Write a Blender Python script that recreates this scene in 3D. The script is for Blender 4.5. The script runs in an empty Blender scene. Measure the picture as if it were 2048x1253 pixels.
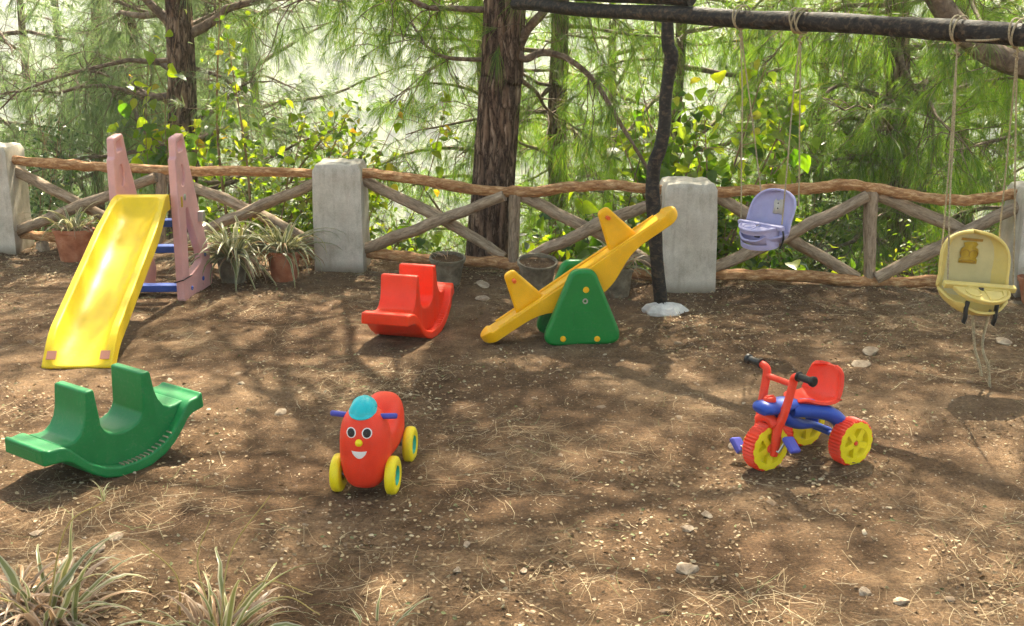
import bpy, bmesh, math, random
import numpy as np
from mathutils import Vector, Matrix
from mathutils.bvhtree import BVHTree

sc = bpy.context.scene
COL = sc.collection
RAD = math.radians
random.seed(7)
rng = np.random.default_rng(11)

# ------------------------------------------------------------------ camera
cam_d = bpy.data.cameras.new('camera')
cam_d.sensor_width = 36.0
cam_d.lens = 36.0 * 2400 / 2048
cam_d.clip_start = 0.05
cam_d.clip_end = 3000
cam = bpy.data.objects.new('camera', cam_d)
COL.objects.link(cam)
cam.location = (0, 0, 2.0)
cam.rotation_euler = (RAD(90 - 14), 0, 0)
sc.camera = cam

# ------------------------------------------------------------------ light
SUN_EL, SUN_AZ = 50.0, 7.0            # azimuth: degrees right of straight ahead
world = bpy.data.worlds.new('World')
sc.world = world
world.use_nodes = True
wn, wl = world.node_tree.nodes, world.node_tree.links
sky = wn.new('ShaderNodeTexSky')
sky.sky_type = 'NISHITA'
sky.sun_disc = False
sky.sun_elevation = RAD(SUN_EL)
sky.sun_rotation = RAD(SUN_AZ)
sky.air_density = 1.0
sky.dust_density = 2.5
wb = wn.new('ShaderNodeMix'); wb.data_type = 'RGBA'; wb.blend_type = 'MULTIPLY'; wb.inputs[0].default_value = 1.0
wb.inputs[7].default_value = (1.0, 0.88, 0.66, 1)      # daylight white balance, even over the whole sky
wl.new(sky.outputs[0], wb.inputs[6]); wl.new(wb.outputs[2], wn['Background'].inputs[0])
wn['Background'].inputs[1].default_value = 0.12
sun_d = bpy.data.lights.new('sun', 'SUN')
sun_d.energy = 5.0
sun_d.angle = RAD(0.55)
sun_d.color = (1.0, 0.91, 0.72)
sun = bpy.data.objects.new('sun', sun_d)
COL.objects.link(sun)
sd = Vector((math.sin(RAD(SUN_AZ)) * math.cos(RAD(SUN_EL)), math.cos(RAD(SUN_AZ)) * math.cos(RAD(SUN_EL)), math.sin(RAD(SUN_EL))))
sun.rotation_euler = sd.to_track_quat('Z', 'Y').to_euler()
sun.location = (2, 14, 16)
sc.view_settings.view_transform = 'Standard'
sc.view_settings.look = 'None'
sc.view_settings.gamma = 1.0
sc.view_settings.exposure = 2.12
sc.render.engine = 'CYCLES'
cy = sc.cycles
cy.max_bounces = 4
cy.diffuse_bounces = 2
cy.glossy_bounces = 2
cy.transmission_bounces = 3
cy.volume_bounces = 0
cy.use_light_tree = False
cy.caustics_reflective = False
cy.caustics_refractive = False
cy.debug_use_spatial_splits = True
cy.transparent_max_bounces = 4
cy.use_denoising = True
cy.use_adaptive_sampling = True
cy.adaptive_threshold = 0.03

# ------------------------------------------------------------------ helpers
TH, FPX, CX, CY = RAD(14), 2400.0, 1024.0, 626.5
def ray(px, py):
    a, b = (px - CX) / FPX, -(py - CY) / FPX
    return np.array([a, math.cos(TH) + b * math.sin(TH), -math.sin(TH) + b * math.cos(TH)])
def on_z(px, py, z=0.0):                      # point of the place at height z
    v = ray(px, py); return np.array([0, 0, 2.0]) + v * ((z - 2.0) / v[2])
def at(px, py, y):                            # point of the place at depth y
    v = ray(px, py); return np.array([0, 0, 2.0]) + v * (y / v[1])

def _h(ix, iy, iz, s):
    n = (ix * 374761393 + iy * 668265263 + iz * 2147483647 + s * 1274126177) & 0xFFFFFFFF
    n = ((n ^ (n >> 13)) * 1274126177) & 0xFFFFFFFF
    n = n ^ (n >> 16)
    return (n & 0xFFFF) / 32767.5 - 1.0
def vnoise(x, y, z=0.0, s=0):
    x, y, z = np.broadcast_arrays(np.asarray(x, float), np.asarray(y, float), np.asarray(z, float))
    x0, y0, z0 = (np.floor(a).astype(np.int64) for a in (x, y, z))
    fx, fy, fz = x - x0, y - y0, z - z0
    fx, fy, fz = (f * f * (3 - 2 * f) for f in (fx, fy, fz))
    r = 0
    for dx in (0, 1):
        for dy in (0, 1):
            for dz in (0, 1):
                w = (fx if dx else 1 - fx) * (fy if dy else 1 - fy) * (fz if dz else 1 - fz)
                r = r + w * _h(x0 + dx, y0 + dy, z0 + dz, s)
    return r
def fbm(x, y, z=0.0, s=0, o=4):
    r, a = 0, 0.5
    x, y, z = np.asarray(x, float), np.asarray(y, float), np.asarray(z, float)
    for i in range(o):
        r = r + a * vnoise(x, y, z, s + i); x, y, z, a = x * 2.03, y * 2.03, z * 2.03, a * 0.5
    return r
def nrm(v):
    v = np.asarray(v, float)
    return v / np.maximum(np.linalg.norm(v, axis=-1, keepdims=True), 1e-9)

def link(name, me, mat=None, parent=None):
    o = bpy.data.objects.new(name, me)
    COL.objects.link(o)
    if mat is not None and not me.materials: me.materials.append(mat)
    if parent is not None: o.parent = parent
    return o
def thing(name, label, cat, loc=(0, 0, 0), rz=0.0, group=None):
    o = bpy.data.objects.new(name, None); COL.objects.link(o)
    o.empty_display_size = 0.1
    o.location = loc; o.rotation_euler = (0, 0, rz)
    return tag(o, label, cat, group)
def tag(o, label=None, cat=None, group=None, kind=None):
    if label: o['label'] = label
    if cat: o['category'] = cat
    if group: o['group'] = group
    if kind: o['kind'] = kind
    return o
def arr_mesh(name, V, F, smooth=False):       # V (n,3), F (m,3) or (m,4)
    me = bpy.data.meshes.new(name)
    V = np.ascontiguousarray(V, dtype=np.float32); F = np.ascontiguousarray(F, dtype=np.int32)
    k = F.shape[1]
    me.vertices.add(len(V)); me.vertices.foreach_set('co', V.ravel())
    me.loops.add(F.size); me.loops.foreach_set('vertex_index', F.ravel())
    me.polygons.add(len(F)); me.polygons.foreach_set('loop_start', np.arange(0, F.size, k, dtype=np.int32))
    try: me.polygons.foreach_set('loop_total', np.full(len(F), k, dtype=np.int32))
    except Exception: pass
    if smooth: me.polygons.foreach_set('use_smooth', np.ones(len(F), dtype=bool))
    me.update(calc_edges=True)
    return me

class MB:
    def __init__(s): s.v, s.f = [], []
    def add(s, V, F):
        b = len(s.v); s.v += [tuple(map(float, p)) for p in V]; s.f += [tuple(int(i) + b for i in q) for q in F]; return s
    def box(s, c, d, m=None):
        hx, hy, hz = (q / 2 for q in d)
        V = [Vector((x * hx, y * hy, z * hz)) for z in (-1, 1) for y in (-1, 1) for x in (-1, 1)]
        if m is not None: V = [m @ p for p in V]
        V = [p + Vector(c) for p in V]
        return s.add(V, [(0, 2, 3, 1), (4, 5, 7, 6), (0, 1, 5, 4), (2, 6, 7, 3), (0, 4, 6, 2), (1, 3, 7, 5)])
    def tube(s, path, rad, n=10, cap=True, jit=0.0, sx=1.0, sy=1.0, seed=0, up=None):
        P = np.asarray(path, float); m = len(P)
        rad = np.broadcast_to(np.asarray(rad, float), (m,)) if np.ndim(rad) < 1 or len(np.atleast_1d(rad)) == m else np.interp(np.linspace(0, 1, m), np.linspace(0, 1, len(rad)), rad)
        T = nrm(np.gradient(P, axis=0))
        u = np.array(up if up is not None else ([0, 0, 1.0] if abs(T[0][2]) < 0.9 else [1.0, 0, 0]))
        V = []
        a = np.linspace(0, 2 * math.pi, n, endpoint=False)
        for i in range(m):
            u = u - T[i] * (u @ T[i]); u = u / max(np.linalg.norm(u), 1e-9)
            w = np.cross(T[i], u)
            r = np.full(n, rad[i])
            if jit: r = r * (1 + jit * fbm(np.cos(a) * 1.7 + seed, np.sin(a) * 1.7, i * 0.35 + seed * 3.1, seed, 3))
            V += list(P[i] + np.outer(np.cos(a) * r * sx, w) + np.outer(np.sin(a) * r * sy, u))
        F = [(i * n + j, i * n + (j + 1) % n, (i + 1) * n + (j + 1) % n, (i + 1) * n + j) for i in range(m - 1) for j in range(n)]
        if cap: F += [tuple(range(n - 1, -1, -1)), tuple((m - 1) * n + j for j in range(n))]
        return s.add(V, F)
    def lathe(s, prof, n=32, m=None, cap=False):     # prof (r,z)
        V = []
        for r, z in prof:
            for j in range(n):
                t = 2 * math.pi * j / n; p = Vector((r * math.cos(t), r * math.sin(t), z)); V.append(m @ p if m is not None else p)
        k = len(prof)
        F = [(i * n + j, i * n + (j + 1) % n, (i + 1) * n + (j + 1) % n, (i + 1) * n + j) for i in range(k - 1) for j in range(n)]
        if cap: F += [tuple(range(n - 1, -1, -1)), tuple((k - 1) * n + j for j in range(n))]
        return s.add(V, F)
    def grid(s, A, closed_v=False):                   # A (a,b,3)
        a, b = A.shape[:2]
        F = [(i * b + j, i * b + (j + 1) % b, (i + 1) * b + (j + 1) % b, (i + 1) * b + j) for i in range(a - 1) for j in range(b if closed_v else b - 1)]
        return s.add(A.reshape(-1, 3), F)
    def strip(s, xs, top, bot, hw_t, hw_b):           # slab with a side outline (x,z) extruded across y
        n = len(xs); V = []
        ht = np.broadcast_to(hw_t, n); hb = np.broadcast_to(hw_b, n)
        for i in range(n): V += [(xs[i], -hb[i], bot[i]), (xs[i], -ht[i], top[i]), (xs[i], ht[i], top[i]), (xs[i], hb[i], bot[i])]
        F = []
        for i in range(n - 1):
            a, b = i * 4, i * 4 + 4
            for j in range(4): F.append((a + j, a + (j + 1) % 4, b + (j + 1) % 4, b + j))
        F += [(0, 3, 2, 1), ((n - 1) * 4, (n - 1) * 4 + 1, (n - 1) * 4 + 2, (n - 1) * 4 + 3)]
        return s.add(V, F)
    def build(s, name, mat, parent=None, bevel=0, seg=2, sub=0, ang=40, smooth=True, solid=0, off=0):
        me = bpy.data.meshes.new(name)
        me.from_pydata(s.v, [], s.f); me.validate()
        bm = bmesh.new(); bm.from_mesh(me); bmesh.ops.recalc_face_normals(bm, faces=bm.faces); bm.to_mesh(me); bm.free()
        if smooth:
            me.shade_smooth()
            if not sub: me.set_sharp_from_angle(angle=RAD(ang))
        o = link(name, me, mat, parent)
        if solid:
            q = o.modifiers.new('s', 'SOLIDIFY'); q.thickness = solid; q.offset = off
        if bevel:
            q = o.modifiers.new('b', 'BEVEL'); q.width = bevel; q.segments = seg; q.limit_method = 'ANGLE'; q.angle_limit = RAD(32)
            me.set_sharp_from_angle(angle=RAD(180)); q.harden_normals = False
            w = o.modifiers.new('w', 'WEIGHTED_NORMAL'); w.keep_sharp = False
        if sub:
            q = o.modifiers.new('u', 'SUBSURF'); q.levels = sub; q.render_levels = sub
        return o

def round_poly(P, r, n=5):
    out = []; k = len(P)
    rr = r if hasattr(r, '__len__') else [r] * k
    for i in range(k):
        p, a, b = (Vector(P[i]).to_2d(), Vector(P[i - 1]).to_2d(), Vector(P[(i + 1) % k]).to_2d())
        u, w = (a - p), (b - p); lu, lw = u.length, w.length; u.normalize(); w.normalize()
        half = max(0.05, u.angle(w) / 2); d = min(rr[i] / math.tan(half), lu * 0.48, lw * 0.48)
        s0, s1 = p + u * d, p + w * d
        for j in range(n + 1):
            t = j / n; out.append(tuple((s0 * (1 - t) ** 2 + p * 2 * t * (1 - t) + s1 * t * t)))
    return out
def plate(name, polys, thick, bev, mat, parent, m=Matrix()):   # flat board with holes and rounded edges
    cu = bpy.data.curves.new('c', 'CURVE'); cu.dimensions = '2D'; cu.fill_mode = 'BOTH'
    cu.extrude = max(thick / 2 - bev, 0.0005); cu.bevel_depth = bev; cu.bevel_resolution = 2; cu.offset = -bev
    for P in polys:
        sp = cu.splines.new('POLY'); sp.points.add(len(P) - 1); sp.use_cyclic_u = True
        for q, p in zip(sp.points, P): q.co = (p[0], p[1], 0, 1)
    t = bpy.data.objects.new('tmp', cu); COL.objects.link(t)
    me = bpy.data.meshes.new_from_object(t.evaluated_get(bpy.context.evaluated_depsgraph_get()))
    bpy.data.objects.remove(t); bpy.data.curves.remove(cu)
    me.name = name; me.transform(m); me.shade_smooth(); me.set_sharp_from_angle(angle=RAD(38))
    me.materials.clear()
    return link(name, me, mat, parent)
def spline(P, n=8):                                 # smooth path through points
    P = np.asarray(P, float); m = len(P)
    Q = np.vstack([2 * P[0] - P[1], P, 2 * P[-1] - P[-2]])
    out = []
    for i in range(1, m):
        p0, p1, p2, p3 = Q[i - 1], Q[i], Q[i + 1], Q[i + 2]
        for k in range(n):
            t = k / n
            out.append(0.5 * ((2 * p1) + (p2 - p0) * t + (2 * p0 - 5 * p1 + 4 * p2 - p3) * t * t + (3 * p1 - p0 - 3 * p2 + p3) * t ** 3))
    out.append(P[-1]); return np.array(out)

# ------------------------------------------------------------------ materials
def new_mat(name):
    m = bpy.data.materials.new(name); m.use_nodes = True
    nt = m.node_tree; return m, nt.nodes, nt.links, nt.nodes['Principled BSDF']
def nn(N, t, **k):
    n = N.new(t)
    for a, b in k.items(): setattr(n, a, b)
    return n
def noise(N, L, scale, detail=5, rough=0.6, vec=None, dist=0.0):
    t = N.new('ShaderNodeTexNoise'); t.inputs['Scale'].default_value = scale; t.inputs['Detail'].default_value = detail
    t.inputs['Roughness'].default_value = rough; t.inputs['Distortion'].default_value = dist
    if vec is not None: L.new(vec, t.inputs['Vector'])
    return t
def ramp(N, L, fac, stops):
    r = N.new('ShaderNodeValToRGB'); e = r.color_ramp.elements
    while len(e) < len(stops): e.new(0.5)
    for q, (p, c) in zip(e, stops): q.position = p; q.color = (*c, 1) if len(c) == 3 else c
    L.new(fac, r.inputs[0]); return r
def mixc(N, L, f, a, b, mode='MIX'):
    x = N.new('ShaderNodeMix'); x.data_type = 'RGBA'; x.blend_type = mode
    for sock, val in ((x.inputs[0], f), (x.inputs[6], a), (x.inputs[7], b)):
        if hasattr(val, 'is_output'): L.new(val, sock)
        elif isinstance(val, (int, float)): sock.default_value = val
        else: sock.default_value = (*val, 1)
    return x.outputs[2]
def coord(N, L, kind='Object', scale=None):
    c = N.new('ShaderNodeTexCoord')
    if scale is None: return c.outputs[kind]
    m = N.new('ShaderNodeMapping'); m.inputs['Scale'].default_value = scale; L.new(c.outputs[kind], m.inputs[0]); return m.outputs[0]
def bump(N, L, h, B, strength=0.3, dist=0.01):
    b = N.new('ShaderNodeBump'); b.inputs['Strength'].default_value = strength; b.inputs['Distance'].default_value = dist
    L.new(h, b.inputs['Height']); L.new(b.outputs[0], B.inputs['Normal'])

def plastic(name, c, rough=0.36, dirt=0.25, dcol=(0.33, 0.26, 0.18)):
    m, N, L, B = new_mat(name)
    v = coord(N, L)
    a = noise(N, L, 7, 6, 0.65, v); b = noise(N, L, 60, 4, 0.6, v)
    tone = ramp(N, L, a.outputs[0], [(0.3, tuple(x * 0.86 for x in c)), (0.7, tuple(min(1, x * 1.05) for x in c))])
    d = ramp(N, L, b.outputs[0], [(0.5, (0, 0, 0)), (0.8, (dirt,) * 3)])
    d2 = ramp(N, L, a.outputs[0], [(0.45, (0.15,) * 3), (0.75, (1, 1, 1))])
    f = N.new('ShaderNodeMath'); f.operation = 'MULTIPLY'; L.new(d.outputs[0], f.inputs[0]); L.new(d2.outputs[0], f.inputs[1])
    sc_ = noise(N, L, 16, 6, 0.7, coord(N, L, 'Object', (1, 6, 3)), 1.2)
    sm = ramp(N, L, sc_.outputs[0], [(0.60, (0, 0, 0)), (0.74, (dirt * 1.1,) * 3)])
    base_ = mixc(N, L, f.outputs[0], tone.outputs[0], dcol)
    L.new(mixc(N, L, sm.outputs[0], base_, tuple(0.55 * x + 0.16 for x in c)), B.inputs['Base Color'])
    rr = N.new('ShaderNodeMapRange'); rr.inputs[3].default_value = rough - 0.08; rr.inputs[4].default_value = rough + 0.2
    L.new(a.outputs[0], rr.inputs[0]); L.new(rr.outputs[0], B.inputs['Roughness'])
    B.inputs['Subsurface Weight'].default_value = 0.0
    B.inputs['Specular IOR Level'].default_value = 0.36
    bump(N, L, b.outputs[0], B, 0.12, 0.002)
    return m
def leaf_mat(name, stops, trans=0.5, rough=0.45, by='island', spec=0.4, tmul=(1.5, 1.6, 0.55)):
    m, N, L, B = new_mat(name)
    if by == 'island': f = nn(N, 'ShaderNodeNewGeometry').outputs['Random Per Island']
    else: f = nn(N, 'ShaderNodeObjectInfo').outputs['Random']
    r = ramp(N, L, f, stops)
    nz = noise(N, L, 35, 3, 0.6, coord(N, L))
    c = mixc(N, L, 0.35, r.outputs[0], ramp(N, L, nz.outputs[0], [(0.3, (0.45, 0.45, 0.45)), (0.7, (1.4, 1.4, 1.3))]).outputs[0], 'MULTIPLY')
    L.new(c, B.inputs['Base Color']); B.inputs['Roughness'].default_value = rough; B.inputs['Specular IOR Level'].default_value = spec
    t = N.new('ShaderNodeBsdfTranslucent'); L.new(mixc(N, L, 1.0, c, tmul, 'MULTIPLY'), t.inputs[0])
    x = N.new('ShaderNodeMixShader'); x.inputs[0].default_value = trans
    L.new(B.outputs[0], x.inputs[1]); L.new(t.outputs[0], x.inputs[2])
    L.new(x.outputs[0], N['Material Output'].inputs['Surface'])
    return m
def wood(name, c0, c1, c2, scale=(1, 1, 1), fine=26, bstr=0.6, kind='Object', rough=0.8):
    m, N, L, B = new_mat(name)
    v = coord(N, L, kind, scale)
    a = noise(N, L, fine, 8, 0.7, v, 0.4); b = noise(N, L, fine * 0.22, 4, 0.6, v)
    r = ramp(N, L, a.outputs[0], [(0.32, c0), (0.5, c1), (0.66, c2)])
    c = mixc(N, L, 0.6, r.outputs[0], ramp(N, L, b.outputs[0], [(0.3, (0.55, 0.52, 0.5)), (0.7, (1.25, 1.2, 1.15))]).outputs[0], 'MULTIPLY')
    L.new(c, B.inputs['Base Color']); B.inputs['Roughness'].default_value = rough; B.inputs['Specular IOR Level'].default_value = 0.25
    bump(N, L, a.outputs[0], B, bstr, 0.012)
    return m

M = {}
M['red'] = plastic('red_plastic', (0.90, 0.045, 0.008), 0.34, 0.18)
M['rider_red'] = plastic('rider_red_plastic', (0.88, 0.048, 0.014), 0.45, 0.22)
M['trike_red'] = plastic('trike_red_plastic', (0.86, 0.052, 0.018), 0.4, 0.18)
M['green'] = plastic('green_plastic', (0.004, 0.19, 0.045), 0.4, 0.38)
M['base_green'] = plastic('base_green_plastic', (0.003, 0.20, 0.030), 0.34, 0.2)
M['slide_yellow'] = plastic('slide_yellow_plastic', (0.84, 0.58, 0.008), 0.40, 0.32)
M['beam_yellow'] = plastic('beam_yellow_plastic', (0.92, 0.47, 0.003), 0.34, 0.18)
M['wheel_yellow'] = plastic('wheel_yellow_plastic', (0.90, 0.72, 0.012), 0.4, 0.2, (0.3, 0.2, 0.08))
M['blue'] = plastic('blue_plastic', (0.018, 0.07, 0.42), 0.35, 0.12)
M['rung_blue'] = plastic('rung_blue_plastic', (0.03, 0.085, 0.40), 0.45, 0.3)
M['violet_blue'] = plastic('violet_blue_plastic', (0.07, 0.075, 0.42), 0.4, 0.15)
M['pink'] = plastic('pink_plastic', (0.72, 0.38, 0.365), 0.5, 0.35)
M['cyan'] = plastic('cyan_plastic', (0.015, 0.50, 0.55), 0.22, 0.1)
M['teal'] = plastic('teal_plastic', (0.03, 0.42, 0.30), 0.4, 0.15)
M['violet'] = plastic('violet_plastic', (0.40, 0.37, 0.60), 0.45, 0.3, (0.5, 0.47, 0.42))
M['pale_yellow'] = plastic('pale_yellow_plastic', (0.70, 0.53, 0.15), 0.5, 0.55, (0.62, 0.55, 0.38))
M['worn_yellow'] = plastic('worn_yellow_plastic', (0.62, 0.52, 0.25), 0.55, 0.5, (0.48, 0.40, 0.24))
M['black'] = plastic('black_plastic', (0.012, 0.012, 0.012), 0.35, 0.1)
M['white'] = plastic('white_decal', (0.82, 0.78, 0.76), 0.5, 0.1)
M['eye_black'] = plastic('eye_black', (0.02, 0.012, 0.012), 0.3, 0.1)
M['orange'] = plastic('orange_plastic', (0.80, 0.12, 0.02), 0.4, 0.1)
M['sticker_pink'] = plastic('sticker_pink', (0.58, 0.24, 0.16), 0.6, 0.3)
M['sticker_beige'] = plastic('sticker_beige', (0.60, 0.54, 0.45), 0.6, 0.5)
M['sticker_brown'] = plastic('sticker_brown', (0.40, 0.22, 0.03), 0.6, 0.3)
M['sticker_gold'] = plastic('sticker_gold', (0.55, 0.34, 0.02), 0.6, 0.3)
M['steel'], _N, _L, _B = new_mat('steel'); _B.inputs['Metallic'].default_value = 0.9; _B.inputs['Roughness'].default_value = 0.4; _B.inputs['Base Color'].default_value = (0.5, 0.5, 0.48, 1)
M['peeled'] = wood('peeled_bark_wood', (0.19, 0.085, 0.035), (0.40, 0.20, 0.082), (0.66, 0.44, 0.23), (3, 9, 9), 4.5, 0.7)
M['weathered'] = wood('weathered_wood', (0.14, 0.10, 0.065), (0.31, 0.23, 0.155), (0.46, 0.36, 0.26), (3, 14, 14), 3.5, 0.5)
M['tarred'] = wood('tarred_wood', (0.007, 0.006, 0.005), (0.020, 0.016, 0.013), (0.10, 0.065, 0.04), (6, 12, 12), 3, 0.6, rough=0.6)
M['rope'] = wood('rope_fibre', (0.24, 0.18, 0.10), (0.42, 0.35, 0.22), (0.55, 0.48, 0.33), (1, 1, 1), 120, 0.6)
M['twig'] = wood('twig_bark', (0.06, 0.04, 0.03), (0.16, 0.11, 0.075), (0.30, 0.23, 0.17), (1, 1, 1), 14, 0.6)
M['stem'] = wood('stem_bark', (0.14, 0.08, 0.04), (0.26, 0.16, 0.085), (0.38, 0.27, 0.16), (2, 2, 0.6), 18, 0.4)
M['terracotta'] = wood('terracotta', (0.30, 0.10, 0.05), (0.45, 0.17, 0.085), (0.55, 0.27, 0.16), (1, 1, 1), 8, 0.15)
M['cement_pot'] = wood('mossy_cement', (0.09, 0.075, 0.05), (0.19, 0.16, 0.11), (0.30, 0.26, 0.19), (1, 1, 1), 12, 0.4)

def bark_mat():
    m, N, L, B = new_mat('pine_bark')
    v = coord(N, L, 'Object', (1, 1, 0.22))
    a = noise(N, L, 26, 8, 0.72, v, 0.6)
    vo = N.new('ShaderNodeTexVoronoi'); vo.feature = 'DISTANCE_TO_EDGE'; vo.inputs['Scale'].default_value = 15; vo.inputs['Randomness'].default_value = 1
    wv = mixc(N, L, 0.12, v, a.outputs['Color'], 'ADD'); L.new(wv, vo.inputs['Vector'])
    plates = ramp(N, L, vo.outputs[0], [(0.0, (0.16, 0.12, 0.10)), (0.12, (0.75, 0.7, 0.66)), (0.4, (1.15, 1.1, 1.05))])
    r = ramp(N, L, a.outputs[0], [(0.3, (0.075, 0.045, 0.030)), (0.5, (0.20, 0.130, 0.088)), (0.60, (0.32, 0.23, 0.165)), (0.72, (0.52, 0.42, 0.34))])
    L.new(mixc(N, L, 1.0, r.outputs[0], plates.outputs[0], 'MULTIPLY'), B.inputs['Base Color'])
    B.inputs['Roughness'].default_value = 0.85; B.inputs['Specular IOR Level'].default_value = 0.2
    h = mixc(N, L, 0.5, a.outputs[0], plates.outputs[0])
    bump(N, L, h, B, 0.9, 0.02)
    return m
M['bark'] = bark_mat()
def concrete_mat(name, lo, mid, hi):
    m, N, L, B = new_mat(name)
    v = coord(N, L); vs = coord(N, L, 'Object', (5, 5, 0.7))
    a = noise(N, L, 5, 7, 0.65, v); s = noise(N, L, 5, 6, 0.6, vs); f = noise(N, L, 90, 4, 0.7, v)
    r = ramp(N, L, a.outputs[0], [(0.3, lo), (0.52, mid), (0.7, hi)])
    c = mixc(N, L, 0.38, r.outputs[0], ramp(N, L, s.outputs[0], [(0.36, (0.62, 0.58, 0.52)), (0.5, (1, 1, 1))]).outputs[0], 'MULTIPLY')
    c = mixc(N, L, 0.35, c, ramp(N, L, f.outputs[0], [(0.3, (0.6, 0.6, 0.6)), (0.6, (1.1, 1.1, 1.1))]).outputs[0], 'MULTIPLY')
    # damp soil staining at the foot
    sp = N.new('ShaderNodeSeparateXYZ'); L.new(v, sp.inputs[0])
    ad = N.new('ShaderNodeMath'); ad.operation = 'MULTIPLY_ADD'; ad.inputs[1].default_value = -0.12; L.new(a.outputs[0], ad.inputs[0]); L.new(sp.outputs[2], ad.inputs[2])
    g = ramp(N, L, ad.outputs[0], [(0.0, (1, 1, 1)), (0.10, (0, 0, 0))])
    c = mixc(N, L, g.outputs[0], c, (0.20, 0.16, 0.11))
    L.new(c, B.inputs['Base Color']); B.inputs['Roughness'].default_value = 0.85; B.inputs['Specular IOR Level'].default_value = 0.25
    bump(N, L, f.outputs[0], B, 0.35, 0.006)
    return m
M['concrete'] = concrete_mat('pillar_concrete', (0.40, 0.345, 0.275), (0.56, 0.50, 0.415), (0.67, 0.61, 0.52))
M['footing'] = wood('footing_concrete', (0.48, 0.45, 0.41), (0.62, 0.59, 0.55), (0.72, 0.70, 0.66), (1, 1, 1), 14, 0.3)

def soil_mat():
    m, N, L, B = new_mat('yard_soil')
    v = coord(N, L)
    a = noise(N, L, 0.9, 6, 0.6, v); b = noise(N, L, 9, 8, 0.72, v); f = noise(N, L, 70, 6, 0.75, v)
    c = ramp(N, L, a.outputs[0], [(0.32, (0.105, 0.060, 0.031)), (0.5, (0.162, 0.098, 0.052)), (0.66, (0.240, 0.156, 0.088))]).outputs[0]
    c = mixc(N, L, 0.8, c, ramp(N, L, b.outputs[0], [(0.33, (0.5, 0.46, 0.42)), (0.52, (1, 1, 1)), (0.68, (1.4, 1.36, 1.3))]).outputs[0], 'MULTIPLY')
    c = mixc(N, L, 0.8, c, ramp(N, L, f.outputs[0], [(0.34, (0.45, 0.42, 0.4)), (0.52, (1, 1, 1)), (0.68, (1.6, 1.5, 1.4))]).outputs[0], 'MULTIPLY')
    vo = N.new('ShaderNodeTexVoronoi'); vo.inputs['Scale'].default_value = 75; L.new(v, vo.inputs['Vector'])
    sp = N.new('ShaderNodeSeparateColor'); L.new(vo.outputs['Color'], sp.inputs[0])
    k = ramp(N, L, sp.outputs[0], [(0.86, (0, 0, 0)), (0.88, (1, 1, 1))])
    d = ramp(N, L, vo.outputs['Distance'], [(0.30, (1, 1, 1)), (0.36, (0, 0, 0))])
    kk = N.new('ShaderNodeMath'); kk.operation = 'MULTIPLY'; L.new(k.outputs[0], kk.inputs[0]); L.new(d.outputs[0], kk.inputs[1])
    chip = ramp(N, L, sp.outputs[1], [(0.0, (0.20, 0.13, 0.08)), (0.6, (0.32, 0.235, 0.15)), (1.0, (0.48, 0.40, 0.29))])
    c = mixc(N, L, kk.outputs[0], c, chip.outputs[0])
    L.new(c, B.inputs['Base Color']); B.inputs['Roughness'].default_value = 0.95; B.inputs['Specular IOR Level'].default_value = 0.15
    h = mixc(N, L, 0.45, b.outputs[0], f.outputs[0]); h = mixc(N, L, kk.outputs[0], h, (0.9, 0.9, 0.9))
    bump(N, L, h, B, 1.0, 0.035)
    return m
M['soil'] = soil_mat()
def slope_mat():
    m, N, L, B = new_mat('wooded_slope')
    v = coord(N, L); a = noise(N, L, 0.35, 6, 0.7, v); b = noise(N, L, 3.0, 6, 0.7, v)
    c = ramp(N, L, a.outputs[0], [(0.35, (0.05, 0.075, 0.022)), (0.55, (0.11, 0.13, 0.045)), (0.7, (0.17, 0.15, 0.07))]).outputs[0]
    c = mixc(N, L, 0.7, c, ramp(N, L, b.outputs[0], [(0.35, (0.5, 0.5, 0.5)), (0.65, (1.3, 1.3, 1.2))]).outputs[0], 'MULTIPLY')
    L.new(c, B.inputs['Base Color']); B.inputs['Roughness'].default_value = 0.95
    bump(N, L, b.outputs[0], B, 0.8, 0.2)
    return m
M['slope'] = slope_mat()
def stone_mat():
    m, N, L, B = new_mat('field_stone')
    f = nn(N, 'ShaderNodeNewGeometry').outputs['Random Per Island']
    r = ramp(N, L, f, [(0.0, (0.15, 0.092, 0.052)), (0.5, (0.24, 0.16, 0.095)), (0.88, (0.33, 0.24, 0.155)), (1.0, (0.50, 0.41, 0.29))])
    a = noise(N, L, 30, 6, 0.7, coord(N, L))
    L.new(mixc(N, L, 0.6, r.outputs[0], ramp(N, L, a.outputs[0], [(0.3, (0.6, 0.57, 0.52)), (0.7, (1.2, 1.2, 1.2))]).outputs[0], 'MULTIPLY'), B.inputs['Base Color'])
    B.inputs['Roughness'].default_value = 0.9; bump(N, L, a.outputs[0], B, 0.4, 0.004)
    return m
M['stone'] = stone_mat()
M['rock'] = wood('tan_rock', (0.25, 0.18, 0.12), (0.38, 0.29, 0.20), (0.52, 0.43, 0.32), (1, 1, 1), 3.5, 0.5, rough=0.9)
M['needle'] = leaf_mat('pine_needles', [(0, (0.055, 0.11, 0.015)), (0.55, (0.105, 0.175, 0.024)), (0.88, (0.17, 0.235, 0.04)), (0.97, (0.22, 0.21, 0.06)), (1, (0.28, 0.18, 0.07))], 0.52, 0.4, tmul=(1.75, 1.95, 0.62))
M['grey_needle'] = leaf_mat('grey_pine_needles', [(0, (0.085, 0.125, 0.06)), (0.6, (0.14, 0.185, 0.09)), (1, (0.23, 0.25, 0.14))], 0.50, 0.45, tmul=(1.5, 1.75, 1.05))
M['leaf'] = leaf_mat('shrub_leaf', [(0, (0.035, 0.09, 0.012)), (0.4, (0.09, 0.16, 0.018)), (0.85, (0.17, 0.23, 0.022)), (1, (0.22, 0.25, 0.03))], 0.64, 0.33, 'object', 0.5, (3.0, 2.9, 0.45))
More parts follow.
